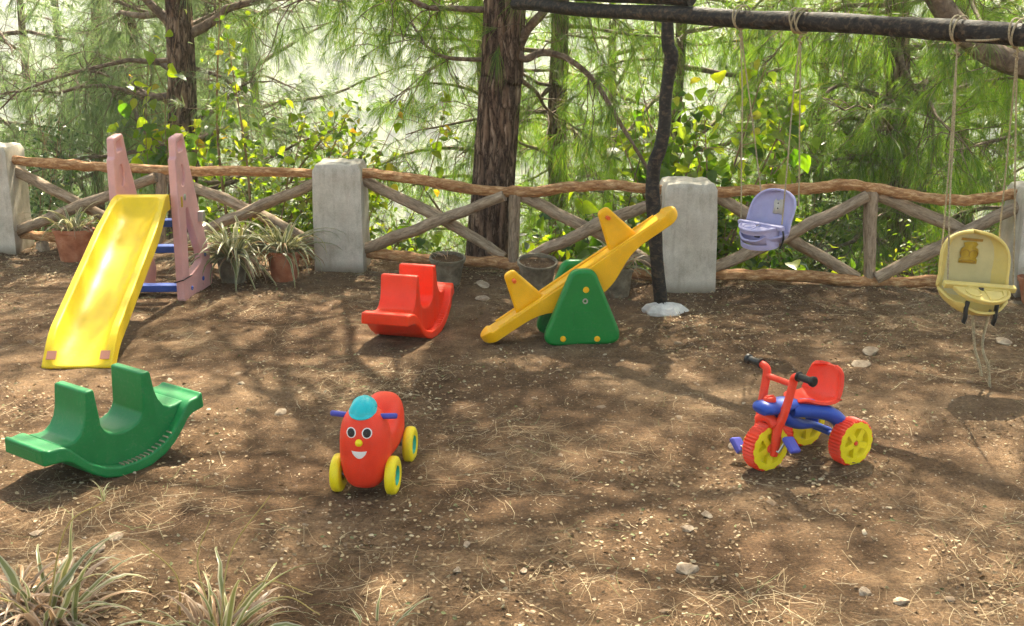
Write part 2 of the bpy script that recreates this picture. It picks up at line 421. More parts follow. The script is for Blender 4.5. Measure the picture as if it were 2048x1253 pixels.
M['leaf_yellow'] = leaf_mat('young_leaf', [(0, (0.10, 0.17, 0.015)), (0.5, (0.18, 0.24, 0.022)), (0.88, (0.26, 0.28, 0.03)), (1, (0.33, 0.18, 0.04))], 0.62, 0.4, 'object', 0.4, (2.3, 2.2, 0.5))
M['leaf_mass'] = leaf_mat('undergrowth_leaf', [(0, (0.05, 0.10, 0.015)), (0.5, (0.12, 0.18, 0.025)), (0.88, (0.20, 0.25, 0.04)), (1, (0.28, 0.24, 0.06))], 0.58, 0.42, tmul=(2.2, 2.2, 0.5))
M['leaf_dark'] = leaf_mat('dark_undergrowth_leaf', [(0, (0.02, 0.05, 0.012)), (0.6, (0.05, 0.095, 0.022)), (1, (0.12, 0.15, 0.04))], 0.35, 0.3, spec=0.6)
M['far_leaf'] = leaf_mat('far_foliage', [(0, (0.045, 0.085, 0.025)), (0.6, (0.09, 0.14, 0.035)), (1, (0.15, 0.18, 0.06))], 0.3, 0.6)
def litter_mat():
    m, N, L, B = new_mat('dry_litter')
    f = nn(N, 'ShaderNodeNewGeometry').outputs['Random Per Island']
    r = ramp(N, L, f, [(0.0, (0.17, 0.095, 0.04)), (0.3, (0.27, 0.17, 0.08)), (0.55, (0.36, 0.25, 0.13)), (0.82, (0.44, 0.33, 0.18)), (0.91, (0.56, 0.46, 0.29)), (0.94, (0.20, 0.21, 0.08)), (1.0, (0.15, 0.17, 0.055))])
    L.new(r.outputs[0], B.inputs['Base Color']); B.inputs['Roughness'].default_value = 0.75; return m
M['litter'] = litter_mat()
def blade_mat(name, g, w, drycol=None):        # striped spider plant blade, u across
    m, N, L, B = new_mat(name)
    u = N.new('ShaderNodeAttribute'); u.attribute_name = 'across'
    r = ramp(N, L, u.outputs['Fac'], [(0.0, g), (0.50, g), (0.62, w), (1.0, w)])
    rnd = nn(N, 'ShaderNodeObjectInfo').outputs['Random']
    c = mixc(N, L, 1.0, r.outputs[0], ramp(N, L, rnd, [(0, (0.7, 0.72, 0.7)), (0.6, (1, 1, 1)), (1, (1.25, 1.1, 0.85))]).outputs[0], 'MULTIPLY')
    L.new(c, B.inputs['Base Color']); B.inputs['Roughness'].default_value = 0.4
    t = N.new('ShaderNodeBsdfTranslucent'); L.new(c, t.inputs[0]); x = N.new('ShaderNodeMixShader'); x.inputs[0].default_value = 0.35
    L.new(B.outputs[0], x.inputs[1]); L.new(t.outputs[0], x.inputs[2]); L.new(x.outputs[0], N['Material Output'].inputs['Surface'])
    return m
M['blade'] = blade_mat('striped_blade', (0.24, 0.26, 0.09), (0.56, 0.52, 0.34))
M['blade_dry'] = blade_mat('dry_blade', (0.38, 0.25, 0.16), (0.52, 0.38, 0.26))
M['stalk'] = plastic('straw_stalk', (0.42, 0.31, 0.10), 0.6, 0.2)

# ------------------------------------------------------------------ ground and slope
PILL = [(-4.41, 10.22), (-1.364, 9.50), (1.288, 8.77), (3.83, 8.62)]
def fence_y(x): return np.interp(x, [-40] + [p[0] for p in PILL] + [40], [13.5] + [p[1] for p in PILL] + [8.2])
def ground_z(x, y):
    x, y = np.asarray(x, float), np.asarray(y, float)
    d = y - fence_y(x)
    yard = 0.018 * fbm(x * 1.3, y * 1.3, 0, 3) + 0.016 * fbm(x * 5, y * 5, 0, 9) + 0.010 * fbm(x * 12, y * 12, 0, 15, 2)
    near = np.clip(1 - np.abs(d + 0.05) / 0.55, 0, 1); near = near * near * (3 - 2 * near)
    yard = yard + near * (0.03 + 0.06 * fbm(x * 2.2, y * 2.2, 0, 21))
    drop = np.interp(d, [0.5, 1.2, 4, 14, 60, 130, 170, 320, 420, 900], [0, -0.3, -1.6, -6.5, -25, -48, -48, -16, 3, 9])
    rough = np.clip((d - 0.6) / 6, 0, 1) * (0.35 * fbm(x * 0.5, y * 0.5, 0, 30)) + np.clip((d - 40) / 80, 0, 1) * 5 * fbm(x * 0.02, y * 0.02, 0, 40)
    return yard + drop + rough
def grow(a, s, f, end):
    out = [a]
    while abs(out[-1]) < abs(end): out.append(out[-1] + s); s *= f
    return out
xs = np.array(sorted(set(list(np.round(np.arange(-5.4, 5.41, 0.04), 4)) + grow(5.44, 0.08, 1.16, 620) + grow(-5.44, -0.08, 1.16, -620))))
ys = np.array(sorted(set(list(np.round(np.arange(2.8, 10.81, 0.04), 4)) + grow(10.9, 0.12, 1.12, 640) + grow(2.7, -0.15, 1.25, -45))))
gx, gy = np.meshgrid(xs, ys)
V = np.stack([gx, gy, ground_z(gx, gy)], -1).reshape(-1, 3)
nx, ny = len(xs), len(ys)
i, j = np.meshgrid(np.arange(nx - 1), np.arange(ny - 1)); i, j = i.ravel(), j.ravel()
Fq = np.stack([j * nx + i, j * nx + i + 1, (j + 1) * nx + i + 1, (j + 1) * nx + i], -1)
gm = arr_mesh('ground', V, Fq, True)
gm.materials.append(M['soil']); gm.materials.append(M['slope'])
cy_ = V[Fq].mean(1); dd = cy_[:, 1] - fence_y(cy_[:, 0]) + 0.35 * fbm(cy_[:, 0] * 2, cy_[:, 1] * 2, 0, 50)
gm.polygons.foreach_set('material_index', (dd > 0.95).astype(np.int32))
ground = link('ground', gm); tag(ground, kind='structure')
def gz(x, y): return float(ground_z(x, y))

# ------------------------------------------------------------------ concrete pillars
def pillar(loc, h, label, w=0.385):
    t = thing('concrete_pillar', label, 'pillar', (loc[0], loc[1], -0.06), RAD(random.uniform(-2, 2)), 'concrete fence pillars')
    a, b = w / 2 * 1.03, w / 2 * 0.985
    m = MB()
    n = 14
    rings = [(a, 0), (a, 0.06), *[(a + (b - a) * f_, 0.06 + (h - 0.07) * f_) for f_ in (0.12, 0.24, 0.36, 0.48, 0.6, 0.72, 0.84, 0.94)], (b, h), (b - 0.022, h + 0.045), (b - 0.06, h + 0.058)]
    A = []
    for r, z in rings:
        row = []
        for k in range(4 * n):
            s, q = divmod(k, n); u = -1 + 2 * q / n
            p = [(u, -1), (1, u), (-u, 1), (-1, -u)][s]
            j = 0.005 * vnoise(p[0] * 3, p[1] * 3, z * 5, int(loc[0] * 7) + 60) + 0.0016 * fbm(p[0] * 9, p[1] * 9, z * 16, int(loc[0] * 7) + 63, 2)
            row.append((p[0] * (r + j), p[1] * (r + j), z + (0.008 * vnoise(p[0] * 2, p[1] * 2, 9, 5) if z > h - 0.05 else 0)))
        A.append(row)
    m.grid(np.array(A), True); k = len(m.v); m.f.append(tuple(range(k - 4 * n, k)))
    m.build('shaft', M['concrete'], t, bevel=0.004, seg=2)
    b = MB(); b.box((0.02, -0.05, 0.035), (w * 1.5, w * 1.45, 0.06)); b.build('base_slab', M['concrete'], t, bevel=0.02)
    return t
pillar(PILL[0], 0.93, 'grey concrete fence pillar cut off by the photo edge, beyond the slide')
pillar(PILL[1], 0.875, 'pale concrete fence pillar behind the red rocker, left of the big trunk')
pillar(PILL[2], 0.825, 'concrete fence pillar with sunlit top beside the black swing post')
pillar(PILL[3], 0.81, 'concrete fence pillar behind the yellow bucket swing')

# ------------------------------------------------------------------ log fence
def fp(px, py, off=0.0):
    y = 9.2
    for _ in range(12): p = at(px, py, y); y = float(fence_y(p[0])) + off
    return at(px, py, y)
def log_part(name, pts, r, mat, parent, seed, n=9, jit=0.30):
    P = spline(pts, n); o = Vector(P[0]); d = (Vector(P[-1]) - o).normalized()
    P = P + np.stack([0 * P[:, 0], 0.008 * vnoise(np.arange(len(P)) * 0.5, seed, 1, 3), 0.010 * vnoise(np.arange(len(P)) * 0.45, seed, 5, 4)], -1)
    q = d.to_track_quat('X', 'Z'); M4 = Matrix.Translation(o) @ q.to_matrix().to_4x4(); inv = M4.inverted()
    m = MB(); m.tube([inv @ Vector(p) for p in P], r, 12, True, jit, seed=seed)
    ob = m.build(name, mat, parent); ob.matrix_local = M4; return ob
def bay(label, top, bottom, posts, braces, seed):
    t = thing('log_fence', label, 'fence', (0, 0, 0), 0, 'log fence bays between pillars')
    log_part('top_rail', [fp(*p) for p in top], [0.038, 0.043, 0.039, 0.041, 0.035], M['peeled'], t, seed)
    log_part('bottom_rail', [fp(*p) for p in bottom], [0.04, 0.046, 0.04], M['peeled'], t, seed + 1)
    for k, (a, b) in enumerate(posts): log_part('post', [fp(*a, 0.0), fp(*b, 0.0)], [0.047, 0.042], M['weathered'], t, seed + 2 + k)
    for k, (a, b) in enumerate(braces):
        o = -0.045 if k % 2 else 0.045
        log_part('brace', [fp(*a, o), fp((a[0] + b[0]) / 2, (a[1] + b[1]) / 2 + random.uniform(-6, 6), o), fp(*b, o)], [0.043, 0.047, 0.042], M['weathered'], t, seed + 6 + k)
    return t
bay('log fence bay with crossed braces behind the yellow slide',
    [(8, 320), (110, 327), (200, 334), (330, 341), (480, 344), (640, 347)], [(20, 466), (150, 480), (320, 490), (480, 500), (640, 512)],
    [((322, 345), (322, 505))], [((12, 332), (310, 486)), ((14, 472), (312, 356)), ((335, 352), (640, 492)), ((335, 494), (640, 362))], 100)
bay('log fence bay with wavy top rail in front of the big pine trunk',
    [(722, 346), (820, 357), (900, 371), (1000, 382), (1060, 384), (1150, 375), (1230, 371), (1335, 380)], [(722, 504), (820, 516), (930, 523), (1060, 530), (1180, 541), (1335, 552)],
    [((1030, 388), (1026, 525))], [((722, 358), (1008, 513)), ((722, 500), (1008, 394)), ((1045, 394), (1340, 545)), ((1058, 515), (1335, 398))], 120)
bay('log fence bay between the violet and yellow swings',
    [(1428, 385), (1520, 381), (1600, 379), (1680, 371), (1750, 377), (1850, 395), (1920, 401), (2000, 393), (2060, 388)], [(1420, 547), (1540, 552), (1680, 560), (1760, 565), (1900, 562), (2050, 560)],
    [((1742, 385), (1738, 560))], [((1428, 392), (1715, 554)), ((1426, 536), (1735, 392)), ((1755, 393), (2045, 520)), ((1752, 557), (2055, 408))], 140)

# ------------------------------------------------------------------ slide
YZ = lambda x0, y0=0.0, z0=0.0: Matrix(((0, 0, 1, x0), (1, 0, 0, y0), (0, 1, 0, z0), (0, 0, 0, 1)))   # board drawn in (depth, height)
XZ = lambda x0, y0, z0=0.0: Matrix(((1, 0, 0, x0), (0, 0, -1, y0), (0, 1, 0, z0), (0, 0, 0, 1)))
def slide():
    t = thing('playground_slide', 'yellow plastic slide with faded pink side panels', 'slide', (-2.585, 8.36, gz(-2.5, 8.4) - 0.01), RAD(1.8))
    # chute
    L = 1.66
    ry = [0, 0.09, 0.14, 0.20, 1.46, 1.52, 1.57, 1.66]; rz = [0.78, 0.778, 0.765, 0.735, 0.205, 0.165, 0.12, 0.022]
    ts = np.concatenate([np.linspace(0, 0.3, 16), np.linspace(0.34, 1.4, 22), np.linspace(1.43, 1.66, 14)])
    us = np.linspace(-1, 1, 29)
    zr = np.interp(ts, ry, rz)
    A = []
    for k, y in enumerate(ts):
        hw = 0.183 + 0.022 * min(1, max(0, (y - 0.1) / 0.35))
        g = min(1, max(0, (y - 0.10) / 0.16)); g = math.sqrt(max(0, 1 - (1 - g) ** 2))
        ei = 0.77
        if y < 0.28: ei = 0.80 * (0.72 + 0.28 * g)
        row = []
        straight = np.interp(y, [0.1, 1.5, 1.66], [0.685, 0.092, 0.016])
        for u in us:
            q = abs(u) / ei
            f = 0.0 if q >= 1 else (1 - q ** 3.2) ** 0.8
            z = zr[k] + (min(straight, zr[k]) - zr[k]) * f * g
            row.append((u * hw, -y, max(z, 0.014)))
        zl = max(0.0, zr[k] - 0.11)
        row += [(hw * 1.01, -y, zl), (hw * 0.8, -y, max(0.0, min(zl, straight - 0.02))), (-hw * 0.8, -y, max(0.0, min(zl, straight - 0.02))), (-hw * 1.01, -y, zl)]
        A.append(row)
    m = MB(); m.grid(np.array(A), True); n = len(A[0]); k = len(m.v)
    m.f += [tuple(range(n - 1, -1, -1)), tuple(range(k - n, k))]
    c = m.build('chute', M['slide_yellow'], t, bevel=0.009, seg=3)
    for s in (-1, 1):
        b = MB(); mt = Matrix.Rotation(RAD(46), 3, 'X'); b.box((s * 0.155, -1.618, 0.073), (0.055, 0.056, 0.004), mt)
        b.build('grip_sticker', M['sticker_pink'], c)
    # side panels
    outer = round_poly([(0, 0), (0, 1.02), (0.025, 1.04), (0.03, 1.17), (0.19, 1.19), (0.245, 1.02), (0.63, 0.12), (0.59, 0.0)], [0.03, 0.02, 0.012, 0.03, 0.03, 0.03, 0.05, 0.03])
    slot = round_poly([(0.062, 1.065), (0.062, 1.135), (0.160, 1.155), (0.180, 1.075)], 0.02)
    oval = [(0.125 + 0.045 * math.cos(a), 0.90 + 0.075 * math.sin(a)) for a in np.linspace(0, 2 * math.pi, 20, endpoint=False)]
    tri = round_poly([(0.145, 0.66), (0.13, 0.16), (0.42, 0.23), (0.185, 0.66)], [0.02, 0.03, 0.05, 0.02])
    for s in (-1, 1):
        p = plate('side_panel', [outer, slot, oval, tri], 0.056, 0.010, M['pink'], t, YZ(s * 0.2125))
        p.matrix_local = Matrix.Translation((s * 0.2125, 0, 0)) @ Matrix.Rotation(RAD(-7), 4, 'Z') @ Matrix.Translation((-s * 0.2125, 0, 0))
        b = MB(); b.lathe([(0.0, -0.012), (0.036, -0.012), (0.036, 0.012), (0, 0.012)], 20, Matrix.Translation((s * 0.2125, 0.125, 0.90)) @ Matrix.Rotation(RAD(90), 4, 'Y') @ Matrix.Diagonal((2.15, 1.3, 1, 1)))
        b.build('recess', M['pink'], p)
        for (dy, dz) in ((0.47, 0.26), (0.40, 0.09), (0.16, 0.07)):
            b = MB(); b.lathe([(0, 0.008), (0.013, 0.008), (0.017, 0.004), (0.017, -0.01)], 14, Matrix.Translation((s * 0.2405, dy, dz)) @ Matrix.Rotation(RAD(90) * s, 4, 'Y'))
            b.build('bolt_cap', M['rung_blue'], p)
        b = MB(); b.lathe([(0, 0.006), (0.016, 0.006), (0.024, 0.002), (0.024, -0.006)], 16, Matrix.Translation((s * 0.2405, 0.135, 0.74)) @ Matrix.Rotation(RAD(90) * s, 4, 'Y'))
        b.build('bolt', M['steel'], p)
        b = MB(); b.box((s * 0.2412, 0.07, 0.715), (0.003, 0.03, 0.075)); b.build('sticker', M['sticker_gold'], p)
        b = MB(); b.box((s * 0.255, 0.40, 0.56), (0.05, 0.05, 0.075)); b.build('bracket', M['steel'], p, bevel=0.004)
        b = MB(); b.tube([(s * 0.2125 + 0.033 * a, 0.075 + 0.085 * c_, 0.155 + 0.01 * a) for a, c_ in ((-1, -1), (1, -1), (1, 1), (-1, 1), (-1, -1))], 0.0045, 6); b.build('tie_wire', M['black'], p)
    for z in (0.065, 0.355, 0.545):
        b = MB(); b.box((0, 0.20, z), (0.37, 0.10, 0.05)); b.build('rung', M['rung_blue'], t, bevel=0.008)
    return t
slide()

# ------------------------------------------------------------------ two-seat rockers
def rocker(label, loc, rz, mat, tilt, rib_mat, s=1.0):
    t = thing('rocker_toy', label, 'rocker', loc, rz, 'double rocker toys')
    t.rotation_euler = (0, tilt, rz); t.scale = (s, s, s)
    def ip(x, X, Z): return np.interp(abs(x), X, Z)
    xs = np.concatenate([np.linspace(-0.43, -0.30, 9), np.linspace(-0.28, 0.28, 29), np.linspace(0.30, 0.43, 9)])
    FX = [0, 0.08, 0.16, 0.22, 0.27, 0.30, 0.325, 0.345, 0.40, 0.415, 0.43]; FZ = [0.052, 0.058, 0.085, 0.125, 0.175, 0.212, 0.232, 0.238, 0.238, 0.25, 0.25]
    BX = [0, 0.08, 0.16, 0.22, 0.27, 0.31, 0.345, 0.43]; BZ = [0, 0.006, 0.032, 0.07, 0.118, 0.158, 0.172, 0.175]
    HX = [0, 0.28, 0.35, 0.43]; HW = [0.185, 0.183, 0.168, 0.152]
    m = MB(); hw = np.array([ip(x, HX, HW) for x in xs])
    m.strip(xs, [ip(x, FX, FZ) for x in xs], [ip(x, BX, BZ) for x in xs], hw - 0.006, hw)
    hull = m.build('hull', mat, t, bevel=0.011, seg=3)
    # seats with two backrests, one moulded body
    SX = [0, 0.04, 0.078, 0.100, 0.112, 0.126, 0.168, 0.174, 0.180, 0.195, 0.22, 0.255, 0.29, 0.33]
    SZ = [0.190, 0.194, 0.208, 0.228, 0.25, 0.43, 0.43, 0.39, 0.34, 0.29, 0.25, 0.228, 0.228, 0.236]
    x2 = np.array(sorted(set([-v for v in SX] + SX + [-0.15, 0.15, 0.02, -0.02, 0.06, -0.06, 0.126, -0.126])))
    top = [ip(x, SX, SZ) for x in x2]; low = [ip(x, FX, FZ) - 0.02 for x in x2]
    m = MB(); m.strip(x2, top, low, [0.120 if abs(x) < 0.2 else 0.122 for x in x2], [0.130] * len(x2))
    m.build('seat_body', mat, t, bevel=0.010, seg=3)
    for sy in (-1, 1):
        for k in range(13):
            x = -0.06 + k * 0.0225
            z = ip(x, FX, FZ); sl = (ip(x + 0.01, FX, FZ) - ip(x - 0.01, FX, FZ)) / 0.02
            b = MB(); b.box((x, sy * 0.155, z + 0.002), (0.007, 0.036, 0.007), Matrix.Rotation(-math.atan(sl), 3, 'Y')); b.build('tread_rib', rib_mat, hull)
    for sx in (-1, 1):
        b = MB(); b.box((sx * 0.4305, 0, 0.212), (0.003, 0.2, 0.034)); b.build('end_panel', mat, hull, bevel=0.001, seg=1)
    return t
M['worn_green'] = plastic('worn_green_rib', (0.30, 0.27, 0.17), 0.6, 0.5)
rocker('green plastic double rocker with two backrests lying in front of the slide', (-1.835, 5.20, gz(-1.84, 5.2) - 0.008), RAD(53), M['green'], RAD(-3), M['worn_green'], 0.99)
rocker('red plastic double rocker in front of the concrete pillar and pots', (-0.655, 7.50, gz(-0.65, 7.5) - 0.008), RAD(73), M['red'], RAD(-1.5), M['red'], 1.0)

# ------------------------------------------------------------------ seesaw
def seesaw():
    t = thing('seesaw', 'yellow seesaw tilted on green triangular supports', 'seesaw', (0.415, 7.37, gz(0.44, 7.3) - 0.006), RAD(8))
    out = round_poly([(-0.27, 0), (0.27, 0), (0.07, 0.48), (-0.07, 0.48)], [0.08, 0.08, 0.075, 0.075], 8)
    sup = []
    for s in (-1, 1):
        p = plate('support', [out], 0.075, 0.022, M['base_green'], t, XZ(0, s * 0.145))
        for (x, z) in ((-0.125, 0.048), (0.09, 0.040)):
            b = MB(); b.lathe([(0, 0.008), (0.014, 0.008), (0.019, 0.002), (0.019, -0.01)], 18, Matrix.Translation((x, s * 0.183, z)) @ Matrix.Rotation(RAD(90), 4, 'X') @ Matrix.Rotation(RAD(180) if s > 0 else 0, 4, 'X'))
            b.build('foot_plug', M['beam_yellow'], p)
        b = MB(); b.lathe([(0, 0.004), (0.012, 0.006), (0.018, 0.004), (0.022, -0.006)], 18, Matrix.Translation((0.015, s * 0.183, 0.355)) @ Matrix.Rotation(RAD(90) if s < 0 else RAD(-90), 4, 'X'))
        b.build('pivot_plug', M['beam_yellow'], p)
        b = MB(); b.lathe([(0.009, 0.004), (0.009, 0.008), (0.017, 0.008), (0.017, -0.006)], 18, Matrix.Translation((0.01, s * 0.183, 0.285)) @ Matrix.Rotation(RAD(90) if s < 0 else RAD(-90), 4, 'X'))
        b.build('axle_end', M['steel'], p)
        # shallow moulded frame on the face
        fr = MB()
        for (x, z, w, h) in ((-0.005, 0.215, 0.125, 0.006), (0.0, 0.105, 0.15, 0.006), (-0.06, 0.16, 0.006, 0.11), (0.055, 0.16, 0.006, 0.11)): fr.box((x, s * 0.1832, z), (w, 0.004, h))
        fr.build('moulded_frame', M['base_green'], p, bevel=0.0015, seg=1)
    b = MB(); b.tube([(0.01, -0.17, 0.285), (0.01, 0.17, 0.285)], 0.014, 14); b.build('axle', M['steel'], t)
    b = MB(); b.box((0, 0, 0.05), (0.20, 0.25, 0.06)); b.build('base_bar', M['base_green'], t, bevel=0.02, seg=3)
    # beam: outline along its length, thicker under the middle
    bp = bpy.data.objects.new('beam', None)
    xs = np.concatenate([np.linspace(-0.73, -0.64, 10), np.linspace(-0.62, 0.62, 41), np.linspace(0.64, 0.73, 10)])
    def e(x): return max(0.0, (abs(x) - 0.64) / 0.09)
    top, bot, hw = [], [], []
    for x in xs:
        q = e(x); rnd = math.sqrt(max(0.03, 1 - q * q))
        top.append(0.034 * (0.55 + 0.45 * rnd) + (0.012 if abs(x) > 0.655 else 0))
        belly = 0.12 * math.exp(-(abs(x) / 0.27) ** 3.0)
        bot.append(-0.036 * rnd - belly); hw.append((0.086 + 0.014 * math.exp(-(x / 0.3) ** 2)) * rnd)
    m = MB(); hw = np.array(hw); m.strip(xs, top, bot, hw, hw * 0.92)
    beam = m.build('beam', M['beam_yellow'], t, bevel=0.014, seg=3)
    beam.location = (0.01, 0, 0.405); beam.rotation_euler = (0, RAD(-33), 0)
    for s in (-1, 1):   # raised rims along both edges
        r = MB(); r.tube([(x, s * 0.074, 0.035 + 0.004 * math.exp(-(x / 0.3) ** 2)) for x in np.linspace(-0.60, 0.60, 24)], 0.009, 8); r.build('rim', M['beam_yellow'], beam)
    for cx in (-0.36, 0.34):
        tri = round_poly([(cx - 0.105, -0.01), (cx + 0.105, -0.01), (cx + 0.035, 0.25), (cx - 0.035, 0.25)], [0.01, 0.01, 0.034, 0.034], 7)
        f = plate('fin', [tri], 0.052, 0.014, M['beam_yellow'], t, XZ(0, 0, 0.028))
        f.parent = beam
        h = MB(); h.tube([(cx, -0.075, 0.222), (cx, -0.07, 0.222), (cx, 0.07, 0.222), (cx, 0.075, 0.222)], [0.008, 0.0125, 0.0125, 0.008], 12); h.build('hand_peg', M['orange'], beam)
    b = MB(); b.box((-0.005, -0.02, 0.032), (0.06, 0.03, 0.008)); b.build('label_plate', M['base_green'], beam, bevel=0.002, seg=1)
    return t
seesaw()

# ------------------------------------------------------------------ wheels and tricycle
def wheel(name, parent, loc, r, w, tyre_mat, hub_mat, tread=False, spokes=5, side=1, seed=0):
    """axis along local y; name is the parent part; tyre and rim are its pieces"""
    m = MB(); RX = Matrix.Translation(loc) @ Matrix.Rotation(RAD(90), 4, 'X')
    n = 84 if tread else 40
    prof = [(r * 0.80, -w / 2), (r * 0.95, -w / 2), (r, -w / 2 + 0.006), (r, w / 2 - 0.006), (r * 0.95, w / 2), (r * 0.80, w / 2), (r * 0.80, -w / 2)]
    V = []
    for (q, z) in prof:
        for j in range(n):
            a = 2 * math.pi * j / n
            k = (0.955 if (j % 2) else 1.0) if (tread and q > r * 0.9) else 1.0
            V.append(RX @ Vector((q * k * math.cos(a), q * k * math.sin(a), z)))
    F = [(i * n + j, i * n + (j + 1) % n, (i + 1) * n + (j + 1) % n, (i + 1) * n + j) for i in range(len(prof) - 1) for j in range(n)]
    m.add(V, F)
    o = m.build(name, tyre_mat, parent, ang=30)
    return o
def tricycle():
    t = thing('tricycle', 'red, blue and yellow toddler tricycle with black grips', 'tricycle', (1.145, 5.118, gz(1.2, 5.2) - 0.004), RAD(-149))
    r, w = 0.112, 0.072
    red, yel, blu = M['trike_red'], M['wheel_yellow'], M['blue']
    for k, (x, y, rr) in enumerate(((0, 0, r), (-0.38, 0.15, r * 0.99), (-0.38, -0.15, r * 0.99))):
        ty = wheel('wheel', t, (x, y, rr), rr, w, red, yel, True)
        # hub: scalloped outer ring, dished web with spokes, centre boss, on both faces
        for s in (-1, 1):
            hb = MB(); M4 = Matrix.Translation((x, y + s * (w / 2 - 0.002), rr)) @ Matrix.Rotation(RAD(-90) * s, 4, 'X')
            n = 72; ring = []
            for (q, z) in ((0.90, -0.004), (0.90, 0.004), (0.66, 0.005), (0.62, -0.004), (0.60, -0.02), (0.16, -0.022)):
                row = []
                for j in range(n):
                    a = 2 * math.pi * j / n; kk = 1 + (0.03 * (1 if math.cos(a * 14) > 0 else -0.4) if q > 0.85 else 0)
                    row.append(M4 @ Vector((q * kk * rr * math.cos(a), q * kk * rr * math.sin(a), z)))
                ring.append(row)
            hb.grid(np.array([[tuple(p) for p in rw] for rw in ring]), True)
            for j in range(5):
                a = 2 * math.pi * j / 5 + 0.3
                hb.box(M4 @ Vector((0.38 * rr * math.cos(a), 0.38 * rr * math.sin(a), -0.010)), (0.52 * rr, 0.26 * rr, 0.024), (M4.to_3x3() @ Matrix.Rotation(a, 3, 'Z')))
            h = hb.build('rim', yel, ty, ang=35)
            b = MB(); q_ = 1.0 if k == 0 else 0.45; b.lathe([(0, 0.014 * q_), (0.014 * q_, 0.012 * q_), (0.022 * q_, 0.002), (0.024 * q_, -0.02)], 18, M4); b.build('hub_cap', red if s * 1 > 0 or k == 0 else yel, ty)
    # fork and handlebar
    fk = MB()
    for s in (-1, 1):
        P = spline([(0.0, s * 0.056, 0.085), (-0.004, s * 0.060, 0.14), (-0.012, s * 0.058, 0.205), (-0.03, s * 0.070, 0.27), (-0.05, s * 0.080, 0.35), (-0.066, s * 0.084, 0.424), (-0.066, s * 0.092, 0.450), (-0.062, s * 0.120, 0.462)], 5)
        fk.tube(P, [0.017, 0.021, 0.022, 0.021, 0.019, 0.019, 0.018, 0.016], 14)
    fk.tube(spline([(-0.006, -0.056, 0.222), (-0.004, -0.02, 0.246), (-0.004, 0.02, 0.246), (-0.006, 0.056, 0.222)], 5), 0.024, 12)
    fk.tube([(-0.062, -0.088, 0.416), (-0.062, 0.088, 0.416)], 0.014, 12)
    fk.build('fork', red, t)
    for s in (-1, 1):
        g = MB(); M4 = Matrix.Translation((-0.062, s * 0.117, 0.462)) @ Matrix.Rotation(RAD(-90) * s, 4, 'X')
        g.lathe([(0.0, 0), (0.023, 0), (0.023, 0.007), (0.0155, 0.01), (0.0165, 0.04), (0.0155, 0.075), (0.023, 0.082), (0.024, 0.094), (0.018, 0.1), (0, 0.1)], 20, M4)
        g.build('grip', M['black'], t)
        # pedal and crank
        px, pz = (-0.030, r + 0.042) if s > 0 else (0.040, r - 0.030)
        c = MB(); c.tube([(0, s * 0.03, r), (0, s * 0.088, r), (px, s * 0.092, pz), (px, s * 0.14, pz)], 0.007, 8); c.build('crank', M['steel'], t)
        p = MB(); p.box((px, s * 0.132, pz), (0.070, 0.082, 0.026), Matrix.Rotation(RAD(-42), 3, 'X') @ Matrix.Rotation(RAD(-15), 3, 'Y')); p.build('pedal', M['violet_blue'], t, bevel=0.011, seg=3)
    # body
    b = MB()
    P = spline([(0.045, 0, 0.286), (0.02, 0, 0.298), (-0.05, 0, 0.292), (-0.12, 0, 0.296), (-0.20, 0, 0.27), (-0.27, 0, 0.262), (-0.34, 0, 0.252)], 5)
    b.tube(P, [0.028, 0.040, 0.042, 0.040, 0.034, 0.040, 0.034, 0.022], 18, sx=1.6, sy=0.78)
    for s in (-1, 1):
        b.tube(spline([(-0.12, s * 0.03, 0.27), (-0.22, s * 0.06, 0.262), (-0.31, s * 0.088, 0.235), (-0.375, s * 0.098, 0.175), (-0.38, s * 0.10, 0.112)], 6), [0.030, 0.036, 0.035, 0.032, 0.024], 14, sx=1.25)
    b.tube([(-0.38, -0.12, 0.112), (-0.38, 0.12, 0.112)], 0.012, 10)
    b.tube(spline([(-0.05, 0, 0.275), (-0.12, 0, 0.225), (-0.2, 0, 0.185), (-0.30, 0, 0.16), (-0.40, 0, 0.118)], 5), [0.030, 0.036, 0.026, 0.016, 0.012], 14, sx=1.3)
    body = b.build('frame', blu, t, ang=60)
    c = MB(); c.lathe([(0, 0.018), (0.022, 0.018), (0.028, 0.012), (0.029, 0.0), (0.026, -0.012)], 22, Matrix.Translation((-0.012, 0, 0.328)) @ Matrix.Rotation(RAD(6), 4, 'Y')); cp = c.build('cap', red, t)
    c = MB(); c.box((-0.012, 0, 0.348), (0.04, 0.01, 0.006)); c.build('cap_ridge', red, cp, bevel=0.002)
    c = MB(); c.lathe([(0.03, 0.04), (0.04, 0.02), (0.042, 0)], 18, Matrix.Translation((-0.012, 0, 0.285))); c.build('steering_collar', blu, t)
    # seat: one moulded shell
    prof = [(-0.145, 0.292), (-0.17, 0.300), (-0.22, 0.286), (-0.275, 0.278), (-0.325, 0.285), (-0.362, 0.318), (-0.378, 0.365), (-0.390, 0.408), (-0.394, 0.436)]
    PP = spline([(a, 0, c_) for a, c_ in prof], 4)
    hwid = np.interp(np.linspace(0, 1, len(PP)), [0, 0.12, 0.35, 0.6, 0.75, 0.9, 0.97, 1.0], [0.04, 0.07, 0.108, 0.116, 0.112, 0.096, 0.076, 0.045])
    A = []
    for p, hw in zip(PP, hwid):
        A.append([(p[0] + 0.035 * abs(u) ** 3 * (1 if p[2] > 0.3 and p[0] < -0.3 else 0), u * hw, p[2] + 0.022 * abs(u) ** 2.5 * (1 if p[0] > -0.34 else 0.3)) for u in np.linspace(-1, 1, 15)])
    sm = MB(); sm.grid(np.array(A)); sm.build('seat', red, t, solid=0.016, off=0, bevel=0.006)
    return t
tricycle()

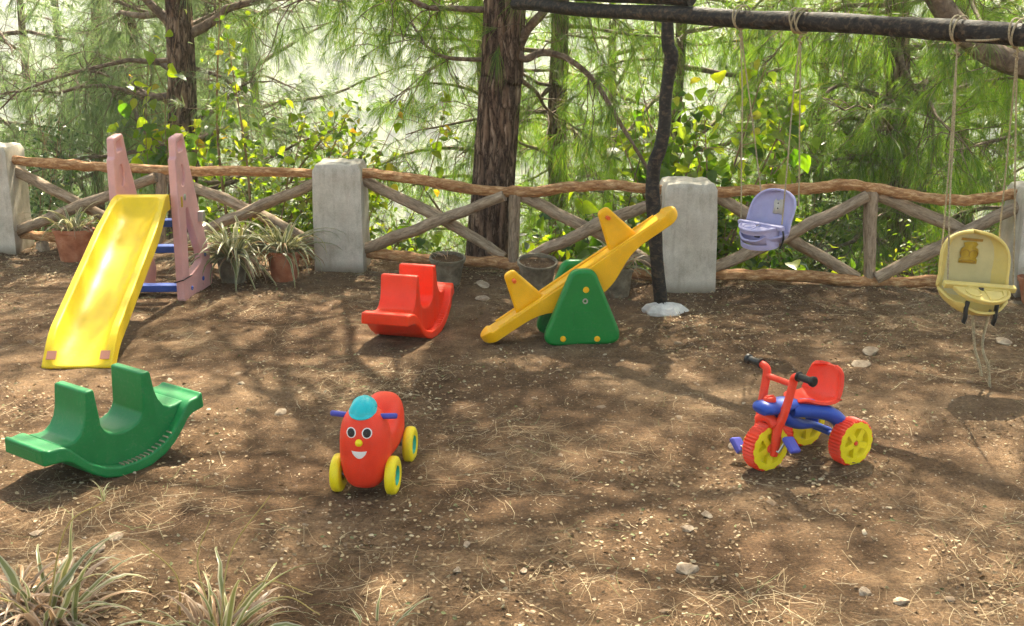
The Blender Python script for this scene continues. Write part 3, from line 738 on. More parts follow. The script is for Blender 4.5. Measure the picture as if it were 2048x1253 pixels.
# ------------------------------------------------------------------ ride-on toy with a face
def ride_on():
    t = thing('ride_on_toy', 'red ride-on toy with smiling face and yellow wheels', 'ride-on toy', (-0.632, 4.862, gz(-0.63, 5.0) - 0.004), RAD(-97.5))
    #        x     zbot   ztop  halfw  zmid-bias
    S = [(0.098, 0.15, 0.24, 0.012), (0.090, 0.105, 0.305, 0.056), (0.070, 0.055, 0.352, 0.082), (0.035, 0.033, 0.384, 0.101), (-0.01, 0.030, 0.392, 0.107), (-0.055, 0.038, 0.378, 0.103),
         (-0.09, 0.06, 0.335, 0.087), (-0.125, 0.07, 0.272, 0.080), (-0.17, 0.075, 0.238, 0.078), (-0.22, 0.075, 0.238, 0.082), (-0.265, 0.072, 0.270, 0.088), (-0.305, 0.068, 0.308, 0.090),
         (-0.35, 0.066, 0.333, 0.090), (-0.395, 0.068, 0.333, 0.086), (-0.435, 0.08, 0.304, 0.073), (-0.462, 0.11, 0.27, 0.05), (-0.470, 0.16, 0.22, 0.014)]
    PS = spline(S, 4); A = []
    n = 40
    for x, zb, zt, hw in PS:
        row = []
        for j in range(n):
            a = 2 * math.pi * j / n; c, s = math.cos(a), math.sin(a)
            e = 0.74
            row.append((x, hw * math.copysign(abs(c) ** e, c), (zb + zt) / 2 + (zt - zb) / 2 * math.copysign(abs(s) ** e, s)))
        A.append(row)
    m = MB(); m.grid(np.array(A), True); k = len(m.v); m.f += [tuple(range(n)), tuple(range(k - n, k))]
    bvh = BVHTree.FromPolygons([Vector(v) for v in m.v], m.f)
    body = m.build('body', M['rider_red'], t, ang=80)
    def cast(y, z): 
        h = bvh.ray_cast(Vector((0.5, y, z)), Vector((-1, 0, 0))); return h[0], h[1]
    def decal(name, poly, mat, off, parent):
        c = np.mean(poly, 0); rings = []
        for s in (1.0, 0.66, 0.33, 0.02):
            row = []
            for p in poly:
                q = c + (np.array(p) - c) * s; h, nr = cast(*q)
                row.append(tuple(h + Vector((off, 0, 0)) * (1.0 if s < 0.99 else 0.3)))
            rings.append(row)
        d = MB(); d.grid(np.array(rings), True); return d.build(name, mat, parent, ang=70)
    circ = lambda y, z, a, b: [(y + a * math.cos(q), z + b * math.sin(q)) for q in np.linspace(0, 2 * math.pi, 28, endpoint=False)]
    for y in (-0.034, 0.034):
        e = decal('eye', circ(y, 0.302, 0.0215, 0.0225), M['white'], 0.0016, body); decal('pupil', circ(y, 0.302, 0.0170, 0.0185), M['eye_black'], 0.0034, e)
    h, nr = cast(0, 0.260)
    b = MB(); b.lathe([(0, 0.017), (0.008, 0.0155), (0.014, 0.010), (0.0165, 0.0), (0.0165, -0.006)], 22, Matrix.Translation(h) @ Vector((1, 0, 0.12)).to_track_quat('Z', 'Y').to_matrix().to_4x4()); b.build('nose', M['wheel_yellow'], body)
    up = [(y, 0.2215 + 2.5 * y * y) for y in np.linspace(-0.034, 0.034, 13)]; lo = [(y, 0.190 + 25 * y * y + 1.2 * abs(y) ** 2) for y in np.linspace(0.034, -0.034, 13)][1:-1]
    decal('mouth', up[::-1] + lo[::-1], M['white'], 0.0018, body)
    # lobed cap with a brim
    cp = MB(); A = []
    for ph in np.linspace(0, math.pi / 2, 9):
        row = []
        for j in range(48):
            a = 2 * math.pi * j / 48
            r = (0.053 + 0.007 * abs(math.cos(3 * a)) ** 0.7 * math.cos(ph) ** 0.5) * math.cos(ph)
            row.append((0.004 + 1.10 * r * math.cos(a), r * math.sin(a), 0.380 + 0.050 * math.sin(ph) - 0.018 * math.cos(a) * math.cos(ph)))
        A.append(row)
    cp.grid(np.array(A), True); cap = cp.build('cap', M['cyan'], t, ang=70)
    b = MB(); b.lathe([(0.0, 0.003), (0.045, 0.002), (0.060, -0.004), (0.060, -0.009), (0.045, -0.008)], 32, Matrix.Translation((0.016, 0, 0.384)) @ Matrix.Rotation(RAD(20), 4, 'Y') @ Matrix.Diagonal((1.1, 1, 1, 1))); b.build('brim', M['cyan'], cap)
    for s in (-1, 1):
        b = MB(); b.tube([(0.0, s * 0.06, 0.348), (0.0, s * 0.08, 0.350), (0.0, s * 0.140, 0.354), (0.0, s * 0.145, 0.354)], [0.0125, 0.0125, 0.0125, 0.009], 16); b.build('handle', M['violet_blue'], t)
    for x in (0.0, -0.385):
        for s in (-1, 1):
            R_, w_ = 0.084, 0.044
            M4 = Matrix.Translation((x, s * (0.120 if x == 0.0 else 0.112), R_)) @ Matrix.Rotation(RAD(-90) * s, 4, 'X')
            b = MB(); b.lathe([(0.03, -w_ / 2), (R_ * 0.86, -w_ / 2), (R_ * 0.96, -w_ / 2 + 0.005), (R_, -w_ / 2 + 0.015), (R_, w_ / 2 - 0.015), (R_ * 0.96, w_ / 2 - 0.005), (R_ * 0.86, w_ / 2), (R_ * 0.62, w_ / 2 + 0.001), (R_ * 0.50, w_ / 2 - 0.004)], 44, M4)
            wl_ = b.build('wheel', M['wheel_yellow'], t, ang=60)
            b = MB(); b.lathe([(0.0, w_ / 2 - 0.012), (0.010, w_ / 2 - 0.012), (0.012, w_ / 2 - 0.018), (R_ * 0.44, w_ / 2 - 0.014), (R_ * 0.51, w_ / 2 - 0.002), (R_ * 0.52, w_ / 2 - 0.008)], 32, M4); b.build('hub', M['teal'], wl_)
            b = MB(); b.lathe([(0, w_ / 2 - 0.008), (0.006, w_ / 2 - 0.009), (0.007, w_ / 2 - 0.014)], 12, M4); b.build('axle_end', M['sticker_brown'], wl_)
        b = MB(); b.tube([(x, -0.11, 0.084), (x, 0.11, 0.084)], 0.01, 10); b.build('axle', M['steel'], t)
    return t
ride_on()

# ------------------------------------------------------------------ swing frame
BA, BB = at(1335, 27, 8.08), at(1920, 60, 6.45)
def beam_pt(t): return BA + (BB - BA) * t
def beam_at_px(px):
    lo, hi = -1.0, 1.9
    for _ in range(50):
        md = (lo + hi) / 2; p = beam_pt(md); v = p - np.array([0, 0, 2.0]); d = v[1] * math.cos(TH) - v[2] * math.sin(TH)
        if CX + FPX * v[0] / d < px: lo = md
        else: hi = md
    return lo
def swing_frame():
    t = thing('swing_frame', 'black tarred log beam on a crooked post carrying two swings', 'swing frame', (1.03, 8.08, 0))
    O = np.array([1.03, 8.08, 0])
    def lg(name, P, r, seed, jit=0.2): 
        P = np.array(P) - O; m = MB(); m.tube(P, r, 16, True, jit, seed=seed); return m.build(name, M['tarred'], t, ang=60)
    P = [beam_pt(k) + np.array([0, 0, 0.012 * vnoise(k * 3, 1, 0, 71)]) for k in np.linspace(-0.75, 1.75, 46)]
    lg('beam', P, [0.044, 0.05, 0.054, 0.056, 0.060, 0.062], 3, 0.16)
    q = [beam_pt(k) + np.array([0.0, 0.03, 0.098]) for k in np.linspace(-0.62, 0.10, 14)]
    lg('upper_log', q, [0.045, 0.048, 0.046], 8, 0.12)
    pts = [(1335, 44), (1336, 90), (1343, 112), (1337, 150), (1331, 200), (1329, 250), (1321, 295), (1309, 330), (1305, 375), (1308, 430), (1312, 500), (1317, 560), (1323, 612), (1326, 640)]
    lg('post', spline([at(a, b, 8.085) for a, b in pts], 4), [0.038, 0.044, 0.047, 0.042, 0.042, 0.046, 0.046, 0.044, 0.05, 0.048, 0.046, 0.046, 0.044], 5, 0.14)
    f = MB(); A = []
    for r, z in ((1.0, -0.05), (0.96, 0.01), (0.72, 0.045), (0.4, 0.06), (0.02, 0.064)):
        A.append([((0.155 + 0.02 * math.sin(3 * a) + 0.02 * math.cos(5 * a)) * r * math.cos(a) + 0.03 * (1 - z * 8), 0.12 * r * math.sin(a) * (1 + 0.15 * math.sin(4 * a)) - 0.03, z + 0.006 * math.sin(5 * a)) for a in np.linspace(0, 2 * math.pi, 22, endpoint=False)])
    f.grid(np.array(A), True); f.build('footing', M['footing'], t, ang=25)
    return t
swing_frame()

def swing(label, name, loc, rz, s, shell_mat, face_mat, tilt, style, roll=0.0):
    t = thing(name, label, 'swing', loc, rz, 'baby bucket swings'); t.rotation_euler = (tilt, roll, rz); t.scale = (s, s, s)
    # one curved shell: backrest running down into the seat pan (y forward)
    PP = spline([(0, -0.155, 0.396), (0, -0.154, 0.388), (0, -0.152, 0.374), (0, -0.149, 0.35), (0, -0.138, 0.26), (0, -0.122, 0.14), (0, -0.10, 0.055), (0, -0.04, 0.005), (0, 0.05, -0.008), (0, 0.13, 0.0), (0, 0.185, 0.03)], 5)
    q = np.r_[0, np.cumsum(np.linalg.norm(np.diff(PP, axis=0), axis=1))]; q = q / q[-1]
    hw = np.interp(q, [0, 0.3, 0.5, 0.7, 0.85, 1], [0.198, 0.2, 0.21, 0.205, 0.18, 0.12])
    for k in range(len(PP)):
        if PP[k][2] > 0.2 and k < len(PP) // 2: hw[k] = max(0.02, 0.205 * max(0.0, 1 - ((PP[k][2] - 0.2) / 0.197) ** 3.6) ** 0.5)
    T = nrm(np.gradient(PP, axis=0)); A = []
    for k in range(len(PP)):
        nr = np.array([0, -T[k][2], T[k][1]]); 
        if nr[1] < 0 and nr[2] < 0.2: nr = -nr
        if nr[2] < 0 and abs(nr[2]) > abs(nr[1]): nr = -nr
        A.append([PP[k] + np.array([u * hw[k], 0, 0]) + nr * 0.115 * abs(u) ** 3.2 * (0.45 + 0.55 * math.sin(math.pi * q[k])) for u in np.linspace(-1, 1, 21)])
    A = np.array(A)
    m = MB(); m.grid(A); sh = m.build('seat_shell', shell_mat, t, solid=0.014, off=0, bevel=0.005, ang=70)
    # recessed face of the backrest
    fa = A[7:34, 3:18] + np.array([0, 0.010, 0.0]); m = MB(); m.grid(fa); m.build('back_face', face_mat, sh, ang=70)
    b = MB(); r = [A[k][0] for k in range(0, 36, 2)][::-1] + [A[0][10]] + [A[k][-1] for k in range(0, 36, 2)]
    b.tube(spline(r, 2), 0.011, 8); b.build('shell_edge', shell_mat, sh)
    # D-shaped tray and its cross bar
    zt = 0.155
    D = [(-0.165, 0.075), (0.165, 0.075)] + [(0.165 * math.cos(a), 0.085 + 0.135 * math.sin(a)) for a in np.linspace(0.15, math.pi - 0.15, 18)]
    tl = RAD(-16)
    MT = Matrix.Translation((0, 0, zt)) @ Matrix.Rotation(tl, 4, 'X')
    tr = plate('tray', [D], 0.022, 0.006, shell_mat, t, MT)
    b = MB(); b.tube([MT @ Vector((x * 0.97, y, 0.012)) for x, y in D[2:]], 0.008, 8); b.build('tray_rim', shell_mat, tr)
    b = MB(); b.box(MT @ Vector((0, 0.07, 0.006)), (0.43, 0.036, 0.034), MT.to_3x3()); bar = b.build('cross_bar', shell_mat, t, bevel=0.006)
    b = MB(); a_ = np.linspace(0, 2 * math.pi, 25); b.tube([MT @ Vector((0.062 + 0.044 * math.cos(a), 0.132 + 0.040 * math.sin(a), 0.012)) for a in a_], 0.005, 6, False); b.build('tray_ring', shell_mat, tr)
    b = MB(); b.tube([MT @ Vector((p[0], p[1], 0.012)) for p in ((-0.01, 0.105), (-0.12, 0.105), (-0.11, 0.155), (-0.06, 0.19), (-0.01, 0.20), (-0.01, 0.105))], 0.0045, 6, False); b.build('tray_ridge', shell_mat, tr)
    b = MB(); b.lathe([(0, 0.002), (0.016, 0.002), (0.018, 0)], 16, MT @ Matrix.Translation((0.0, 0.098, 0.0115))); b.build('tray_hole', M['black'], tr)
    if style == 'deep':
        W = []
        for z in np.linspace(0, 1, 8):
            W.append([MT @ Vector((0.158 * math.cos(a), 0.08 + 0.128 * math.sin(a) * (1 - 0.15 * z), -0.01)) + Vector((0, -0.02 * z, -0.135 * z)) for a in np.linspace(-0.25, math.pi + 0.25, 28)])
        A2 = np.array([[tuple(p) for p in r_] for r_ in W]); m = MB(); a, bn = A2.shape[:2]
        m.v = [tuple(p) for p in A2.reshape(-1, 3)]
        m.f = [(i * bn + j, i * bn + j + 1, (i + 1) * bn + j + 1, (i + 1) * bn + j) for i in range(a - 1) for j in range(bn - 1) if not (1 <= i <= 4 and 7 <= j <= 19)]
        m.build('front_guard', shell_mat, t, solid=0.012, off=0, bevel=0.003)
        b = MB(); b.box((0.0, 0.10, zt - 0.07), (0.05, 0.012, 0.075)); b.build('buckle', M['black'], t, bevel=0.004)
        b = MB(); b.tube(spline([(-0.165, 0.06, zt - 0.0), (-0.19, 0.045, zt - 0.03), (-0.195, 0.03, 0.06), (-0.17, 0.03, -0.015)], 4), 0.012, 8, sx=1.6, sy=0.6); b.build('strap', M['black'], t)
        pts = [(-0.055, 0.215), (-0.005, 0.225), (0.03, 0.218), (0.05, 0.222), (0.048, 0.27), (0.055, 0.31), (0.04, 0.333), (0.02, 0.318), (-0.015, 0.336), (-0.04, 0.325), (-0.035, 0.28)]
        yb = lambda z: float(np.interp(z, PP[::-1, 2][-34:], PP[::-1, 1][-34:])) + 0.0185
        d = MB(); d.v = [(x, yb(z), z) for x, z in pts]; d.f = [tuple(range(len(pts)))]; st = d.build('torn_sticker', M['sticker_beige'], sh, solid=0.002)
        for (x, z, r_) in ((0.012, 0.30, 0.006), (0.008, 0.262, 0.006)):
            d = MB(); d.lathe([(0, 0.003), (r_, 0.003), (r_, 0)], 10, Matrix.Translation((x, yb(z), z)) @ Matrix.Rotation(RAD(-90), 4, 'X')); d.build('sticker_mark', M['black'], st)
    else:
        for x in (0.105, -0.07):
            b = MB(); b.tube(spline([(x, 0.17, zt - 0.07), (x * 1.02, 0.175, zt - 0.12), (x * 1.0, 0.185, 0.0), (x, 0.18, -0.035)], 4), 0.015, 8, sx=1.3, sy=0.6); b.build('strap', M['black'], t)
        yb = lambda z: float(np.interp(z, PP[::-1, 2][-34:], PP[::-1, 1][-34:])) + 0.017
        d = MB(); d.box((-0.004, yb(0.352), 0.350), (0.128, 0.003, 0.016), Matrix.Rotation(RAD(-6), 3, 'X')); d.build('lettering_strip', M['sticker_brown'], sh)
        pts = [(-0.055, 0.215), (0.055, 0.215), (0.055, 0.238), (0.046, 0.245), (0.056, 0.27), (0.05, 0.298), (0.034, 0.308), (0.044, 0.33), (0.022, 0.338), (-0.03, 0.338), (-0.044, 0.326), (-0.032, 0.308), (-0.05, 0.298), (-0.056, 0.27), (-0.046, 0.245), (-0.055, 0.238)]
        d = MB(); d.v = [(x, yb(z) + 0.001, z) for x, z in pts]; d.f = [tuple(range(len(pts)))]; st = d.build('faded_sticker', M['sticker_gold'], sh, solid=0.002)
        for (x, z, a, c) in ((-0.026, 0.268, 0.026, 0.024), (0.026, 0.268, 0.026, 0.024), (0, 0.226, 0.045, 0.008)):
            d = MB(); d.tube([(x + a * math.cos(k), yb(z) + 0.003, z + c * math.sin(k)) for k in np.linspace(0, 2 * math.pi, 17)], 0.002, 5, False); d.build('sticker_line', M['sticker_brown'], st)
    return t
def rope(parent, pts, r=0.0047, name='rope'):
    inv = parent.matrix_basis.inverted()
    m = MB(); P = spline(pts, 5)
    P = P + 0.004 * np.stack([vnoise(np.arange(len(P)) * 0.3, k, 0, int(pts[0][0] * 100)) for k in range(3)], -1)
    m.tube([inv @ Vector(p) for p in P], r / parent.scale[0], 7); return m.build(name, M['rope'], parent, ang=80)
def wraps(parent, px, n, spread, slant=0.0):
    inv = parent.matrix_basis.inverted(); tb = beam_at_px(px); ax = nrm(BB - BA); u = nrm(np.cross(ax, [0, 0, 1.0])); w = np.cross(u, ax)
    m = MB(); c0 = beam_pt(tb)
    for k in range(n):
        c = c0 + ax * (k - (n - 1) / 2) * spread; sl = slant * (1 if k % 2 else -1)
        m.tube([inv @ Vector(c + 0.072 * (u * math.cos(a) + w * math.sin(a)) + ax * sl * math.sin(a)) for a in np.linspace(0, 2 * math.pi, 21)], 0.0052 / parent.scale[0], 7, False)
    m.build('rope_wrap', M['rope'], parent, ang=80); return c0
ys_loc = at(1934, 612, 6.45)
sy = swing('pale yellow baby swing with faded sticker hanging near the photo edge', 'bucket_swing', ys_loc, RAD(180 + 8), 0.98, M['pale_yellow'], M['worn_yellow'], RAD(-8), 'open', RAD(-6))
vs_loc = at(1530, 487, 7.35)
sv = swing('violet baby swing with torn sticker in front of the fence', 'bucket_swing', vs_loc, RAD(180 - 52), 0.82, M['violet'], M['violet'], RAD(4), 'deep')
bpy.context.view_layer.update()
def W(o, p): return np.array(o.matrix_world @ Vector(p))
for (o, pxl, pxr, n1, n2) in ((sy, 1918, 2036, 2, 2), (sv, 1483, 1602, 2, 4)):
    flip = 1
    for s_, px, n in ((1, pxl, n1), (-1, pxr, n2)):
        c = wraps(o, px, n, 0.018, 0.010 if n < 3 else 0.02)
        top = c + np.array([0, 0, -0.07])
        e1, e2 = W(o, (s_ * 0.175, -0.125, 0.30)), W(o, (s_ * 0.20, 0.07, 0.17))
        kn = top * 0.18 + (e1 + e2) / 2 * 0.82 + np.array([0, 0, 0.06]) if o is sv else None
        if o is sv and s_ == 1:
            rope(o, [c + np.array([0, 0, 0.06]), top, top * 0.5 + e1 * 0.5, top * 0.15 + e1 * 0.85, e1]); rope(o, [top, top * 0.5 + e2 * 0.5 + np.array([0.006, 0, 0]), e2])
        else:
            rope(o, [c + np.array([0, 0, 0.06]), top, top * 0.5 + e1 * 0.5 + np.array([0.004, 0, 0]), e1]); rope(o, [top, top * 0.5 + e2 * 0.5 - np.array([0.004, 0, 0]), e2])
        k = MB(); inv = o.matrix_basis.inverted(); P = top + np.array([0, 0, -0.02])
        k.tube([inv @ Vector(P + np.array([0.012 * math.cos(a * 5), 0.012 * math.sin(a * 5), -0.03 * a])) for a in np.linspace(0, 1.5, 24)], 0.005 / o.scale[0], 6); k.build('rope_knot', M['rope'], o, ang=80)
tl = beam_pt(beam_at_px(1925)) + np.array([0, -0.075, -0.055]); tr_ = beam_pt(beam_at_px(2030)) + np.array([0, -0.07, 0.0])
rope(sy, [tl, tl * 0.6 + tr_ * 0.4 + np.array([0, -0.01, -0.012]), tr_], 0.006)
for (a, b, c_) in (((1945, 628), (1949, 700), (1962, 752)), ((1982, 620), (1966, 690), (1980, 776))):
    rope(sy, [at(*a, 6.36), at(*b, 6.34), at((b[0] + c_[0]) / 2 + 4, (b[1] + c_[1]) / 2, 6.33), at(*c_, 6.33)], 0.008, 'loose_rope')

# ------------------------------------------------------------------ foliage builders
def needle_mesh(name, P, D, K, Lr, w, droop, spread, g):
    """K needles per tuft at P pointing around D"""
    n = len(P); P = np.repeat(P, K, 0); D = np.repeat(D, K, 0); m = n * K
    P = P - D * g.uniform(0, 0.10, (m, 1))
    d = nrm(D * 0.75 + np.array([0, 0, -0.12]) + g.normal(0, spread, (m, 3)))
    L = g.uniform(Lr[0], Lr[1], (m, 1))
    s = nrm(np.cross(d, g.normal(0, 1, (m, 3)))) * w * 0.5
    dn = np.array([0, 0, -1.0]); k = g.uniform(0.4, 1.3, (m, 1)) * droop
    mid = P + d * L * 0.5 + dn * L * k * 0.22; tip = P + d * L * 0.92 + dn * L * k
    V = np.stack([P - s * 0.6, P + s * 0.6, mid + s, mid - s, tip], 1).reshape(-1, 3)
    b = (np.arange(m) * 5)[:, None]
    F = np.concatenate([b + np.array([[0, 1, 2]]), b + np.array([[0, 2, 3]]), b + np.array([[3, 2, 4]])], 1).reshape(-1, 3)
    return arr_mesh(name, V, F)
def needle_tri(name, P, D, K, Lr, w, g):             # lighter tufts for the tops of the crowns
    m = len(P) * K; P = np.repeat(P, K, 0); D = np.repeat(D, K, 0)
    d = nrm(D * 0.75 + g.normal(0, 0.45, (m, 3))); L = g.uniform(Lr[0], Lr[1], (m, 1)); s = nrm(np.cross(d, g.normal(0, 1, (m, 3)))) * w * 0.5
    V = np.stack([P - s, P + s, P + d * L + np.array([0, 0, -0.3]) * L], 1).reshape(-1, 3)
    return arr_mesh(name, V, np.arange(3 * m).reshape(-1, 3))
def walk(p, d, L, n, droop, wander, g):
    p = np.array(p, float); d = nrm(d); out = [p.copy()]; st = L / n
    for _ in range(n):
        d = nrm(d + g.normal(0, wander, 3) + np.array([0, 0, -droop])); p = p + d * st; out.append(p.copy())
    return np.array(out)
def tubes_mesh(name, items, n=5):
    """many thin tapering branches in one go: items (path, r0, r1)"""
    VV, FF, b = [], [], 0
    a = np.linspace(0, 2 * math.pi, n, endpoint=False)
    for P, r0, r1 in items:
        m = len(P); T = nrm(np.gradient(P, axis=0))
        u = np.cross(T, [0.31, 0.22, 0.93]); u = nrm(u); w = np.cross(T, u)
        r = np.linspace(r0, r1, m)[:, None, None]
        V = P[:, None, :] + r * (np.cos(a)[None, :, None] * u[:, None, :] + np.sin(a)[None, :, None] * w[:, None, :])
        i, j = np.meshgrid(np.arange(m - 1), np.arange(n), indexing='ij')
        F = np.stack([i * n + j, i * n + (j + 1) % n, (i + 1) * n + (j + 1) % n, (i + 1) * n + j], -1).reshape(-1, 4) + b
        VV.append(V.reshape(-1, 3)); FF.append(F); b += m * n
    return arr_mesh(name, np.concatenate(VV), np.concatenate(FF), True)
def trunk_mesh(name, P, r, seed, n=48, rough=0.11, step=0.05, lowf=0.4):
    P = spline(P, 6); m = len(P)
    rad = np.interp(np.linspace(0, 1, m), np.linspace(0, 1, len(r)), r)
    # resample finely along the length
    q = np.unique(np.r_[np.linspace(0, 1, m), np.linspace(0, lowf, int(np.linalg.norm(P[-1] - P[0]) * lowf / step))])
    t = np.linspace(0, 1, m); P = np.stack([np.interp(q, t, P[:, k]) for k in range(3)], -1); rad = np.interp(q, t, rad)
    a = np.linspace(0, 2 * math.pi, n, endpoint=False)
    T = nrm(np.gradient(P, axis=0)); u = nrm(np.cross(T, [0, 1.0, 0.001])); w = np.cross(T, u)
    L = np.cumsum(np.r_[0, np.linalg.norm(np.diff(P, axis=0), axis=1)])
    A, Lg = np.meshgrid(a, L)
    f = fbm(np.cos(A) * 4.5, np.sin(A) * 4.5, Lg * 2.6, seed, 4); ridge = 0.5 - np.abs(f) * 1.9
    kk = 1 + rough * ridge + 0.05 * fbm(np.cos(A) * 1.2, np.sin(A) * 1.2, Lg * 1.0, seed + 9, 2)
    V = P[:, None, :] + (rad[:, None] * kk)[..., None] * (np.cos(A)[..., None] * u[:, None, :] + np.sin(A)[..., None] * w[:, None, :])
    m = len(P); i, j = np.meshgrid(np.arange(m - 1), np.arange(n), indexing='ij')
    F = np.stack([i * n + j, i * n + (j + 1) % n, (i + 1) * n + (j + 1) % n, (i + 1) * n + j], -1).reshape(-1, 4)
    return arr_mesh(name, V.reshape(-1, 3), F, True)

def pine(label, pts, r, seed, limbs, z0, z1, Lr, twigs, K=30, w=0.0032, Ln=(0.16, 0.27), mat='needle', az=None, extra=None, group='pines beyond the fence', ext=10.0, sparse_above=3.0, keep_above=1.0, tn=40, paths=(), high=0):
    g = np.random.default_rng(seed)
    pts = [np.array(p, float) for p in pts]
    d = nrm(pts[-1] - pts[-2]); d = nrm(d + np.array([0, 0, 0.8])); tip = pts[-1] + d * ext
    base = pts[0]
    t = thing('pine_tree', label, 'tree', tuple(base), 0, group)
    full = pts + [pts[-1] * 0.5 + tip * 0.5, tip]
    fp_ = np.array(full) - base
    link('trunk', trunk_mesh('trunk', fp_, list(r) + [r[-1] * 0.7, 0.03], seed, tn, step=0.05 if tn > 30 else 0.15), M['bark'], t)
    SP = spline(fp_, 10); zs = SP[:, 2]
    limb, twig, TP, TD = [], [], [], []
    specs = []
    for k in range(limbs):
        z = z0 + (z1 - z0) * ((k + g.uniform(0, 1)) / limbs) ** 1.5 - base[2]
        c = np.array([np.interp(z, zs, SP[:, q]) for q in range(3)])
        A_ = g.uniform(0, 2 * math.pi) if az is None else g.uniform(*az)
        el = g.uniform(-0.15, 0.45)
        LL = g.uniform(*Lr) * (1.0 if z + base[2] < 5 else max(0.45, 1.35 - (z + base[2]) * 0.065))
        specs.append((c, (math.cos(A_) * math.cos(el), math.sin(A_) * math.cos(el), math.sin(el)), LL, None))
    for k in range(high):
        z = 5.0 + 7.0 * (k + g.uniform(0, 1)) / high - base[2]; c = np.array([np.interp(z, zs, SP[:, q]) for q in range(3)])
        A_ = g.uniform(0, 2 * math.pi); el = g.uniform(-0.1, 0.4); specs.append((c, (math.cos(A_) * math.cos(el), math.sin(A_) * math.cos(el), math.sin(el)), g.uniform(1.6, 3.6), None))
    for e in (extra or []): specs.append((np.array(e[0]) - base, e[1], e[2], e[3] if len(e) > 3 else None))
    for pp, ra, rb in paths: specs.append((np.array(pp[0]) - base, (np.array(pp) - base, ra, rb), 0, None))
    for c, dr, LL, r0 in specs:
        if LL == 0:
            P = spline(dr[0], 6); limb.append((P, dr[1], dr[2])); LL = 1.0; P = P[np.linspace(0, len(P) - 1, 10).astype(int)]
        else:
            P = walk(c, dr, LL, 9, 0.045, 0.17, g); limb.append((P, r0 or (0.014 + 0.011 * LL), 0.006))
        dens = twigs if c[2] + base[2] < sparse_above else twigs * keep_above
        nt = max(3, int(dens * LL))
        for q in range(nt):
            f = g.uniform(0.22, 1.0); i = min(8, int(f * 9)); p = P[i] + (P[i + 1] - P[i]) * (f * 9 - i)
            dd = nrm(nrm(P[i + 1] - P[i]) * 0.7 + g.normal(0, 0.7, 3) + np.array([0, 0, 0.05]))
            tl = g.uniform(0.25, 0.75) if c[2] + base[2] < sparse_above else g.uniform(0.4, 1.3)
            Q = walk(p, dd, tl, 4, 0.12, 0.30, g); low = p[2] + base[2] < sparse_above + 0.5
            if (low and base[1] < 20) or q % 4 == 0: twig.append((Q, 0.0065, 0.003))
            TP.append(Q[-1]); TD.append(nrm(Q[-1] - Q[-2]))
            for e in range(g.integers(0, 3)):
                Q2 = walk(Q[g.integers(1, 4)], nrm(dd + g.normal(0, 0.8, 3)), tl * 0.6, 3, 0.12, 0.3, g)
                if low and base[1] < 20 and e == 0: twig.append((Q2, 0.005, 0.0025))
                TP.append(Q2[-1]); TD.append(nrm(Q2[-1] - Q2[-2]))
    if limb: tag(link('branches', tubes_mesh('branches', limb, 6), M['bark'] if False else M['twig'], t), kind='stuff')
    if twig: tag(link('twigs', tubes_mesh('twigs', twig, 3), M['twig'], t), kind='stuff')
    if TP:
        TP, TD = np.array(TP), np.array(TD); hi = (TP[:, 2] + base[2] > sparse_above + 0.3) | (np.abs(TP[:, 0] + base[0]) > 0.47 * (TP[:, 1] + base[1]) + 0.9) | (base[1] > 20)
        if (~hi).any(): tag(link('crown', needle_mesh('crown', TP[~hi], TD[~hi], K, Ln, w, 0.55, 0.33, g), M[mat], t), kind='stuff')
        if hi.any(): tag(link('crown', needle_tri('crown', TP[hi], TD[hi], 10, (0.18, 0.30), 0.013, g), M[mat], t), kind='stuff')
    return t

# ------------------------------------------------------------------ near pines
P_ = lambda px, py, y: at(px, py, y)
pine('big pine with a thick dark trunk right behind the wavy fence rail',
     [P_(972, 640, 9.95), P_(976, 520, 9.95), P_(988, 350, 9.95), P_(1000, 180, 9.95), P_(1010, 0, 9.95)], [0.205, 0.19, 0.172, 0.165, 0.165], 21, 40, 2.6, 11, (1.6, 3.6), 11.0, K=40, az=(0.25, 2.9),
     paths=[([P_(1030, 90, 9.95), P_(1048, 118, 9.85), P_(1085, 106, 9.8), P_(1135, 118, 9.75), P_(1190, 165, 9.7), P_(1245, 255, 9.65), P_(1300, 345, 9.6)], 0.036, 0.014), ([P_(1030, 110, 9.95), P_(1055, 60, 9.85), P_(1090, 20, 9.8), P_(1120, -40, 9.8)], 0.045, 0.03)],
     extra=[(P_(975, 120, 10.0), (-0.9, 0.3, 0.1), 1.5, 0.02), (P_(1000, 20, 10.0), (-0.8, -0.1, 0.35), 1.8, 0.03), (P_(1040, 160, 10.1), (0.6, 0.7, -0.4), 1.6, 0.02)],
     tn=72, ext=10, high=36)
pine('pine with brown trunk and forked pale limbs behind the slide panels',
     [P_(368, 640, 13.0), P_(366, 420, 13.0), P_(365, 330, 13.0), P_(364, 160, 13.0), P_(358, 40, 13.0), P_(355, -40, 13.0)], [0.18, 0.16, 0.15, 0.145, 0.14, 0.13], 33, 38, -0.4, 10, (1.2, 3.0), 12.0, K=34, mat='grey_needle', az=(0.1, 3.04),
     extra=[(P_(375, 70, 13.0), (0.7, 0.1, 0.45), 1.6, 0.06), (P_(350, 60, 13.0), (-0.6, 0.05, 0.6), 1.6, 0.06), (P_(345, 290, 13), (-0.95, -0.1, 0.1), 2.0, 0.03), (P_(345, 200, 13), (-0.95, -0.1, 0.0), 2.2, 0.03), (P_(350, 120, 13), (-0.95, 0.0, 0.1), 2.2, 0.03), (P_(385, 250, 13), (0.8, 0.0, 0.35), 1.6, 0.03)], tn=56, high=26)
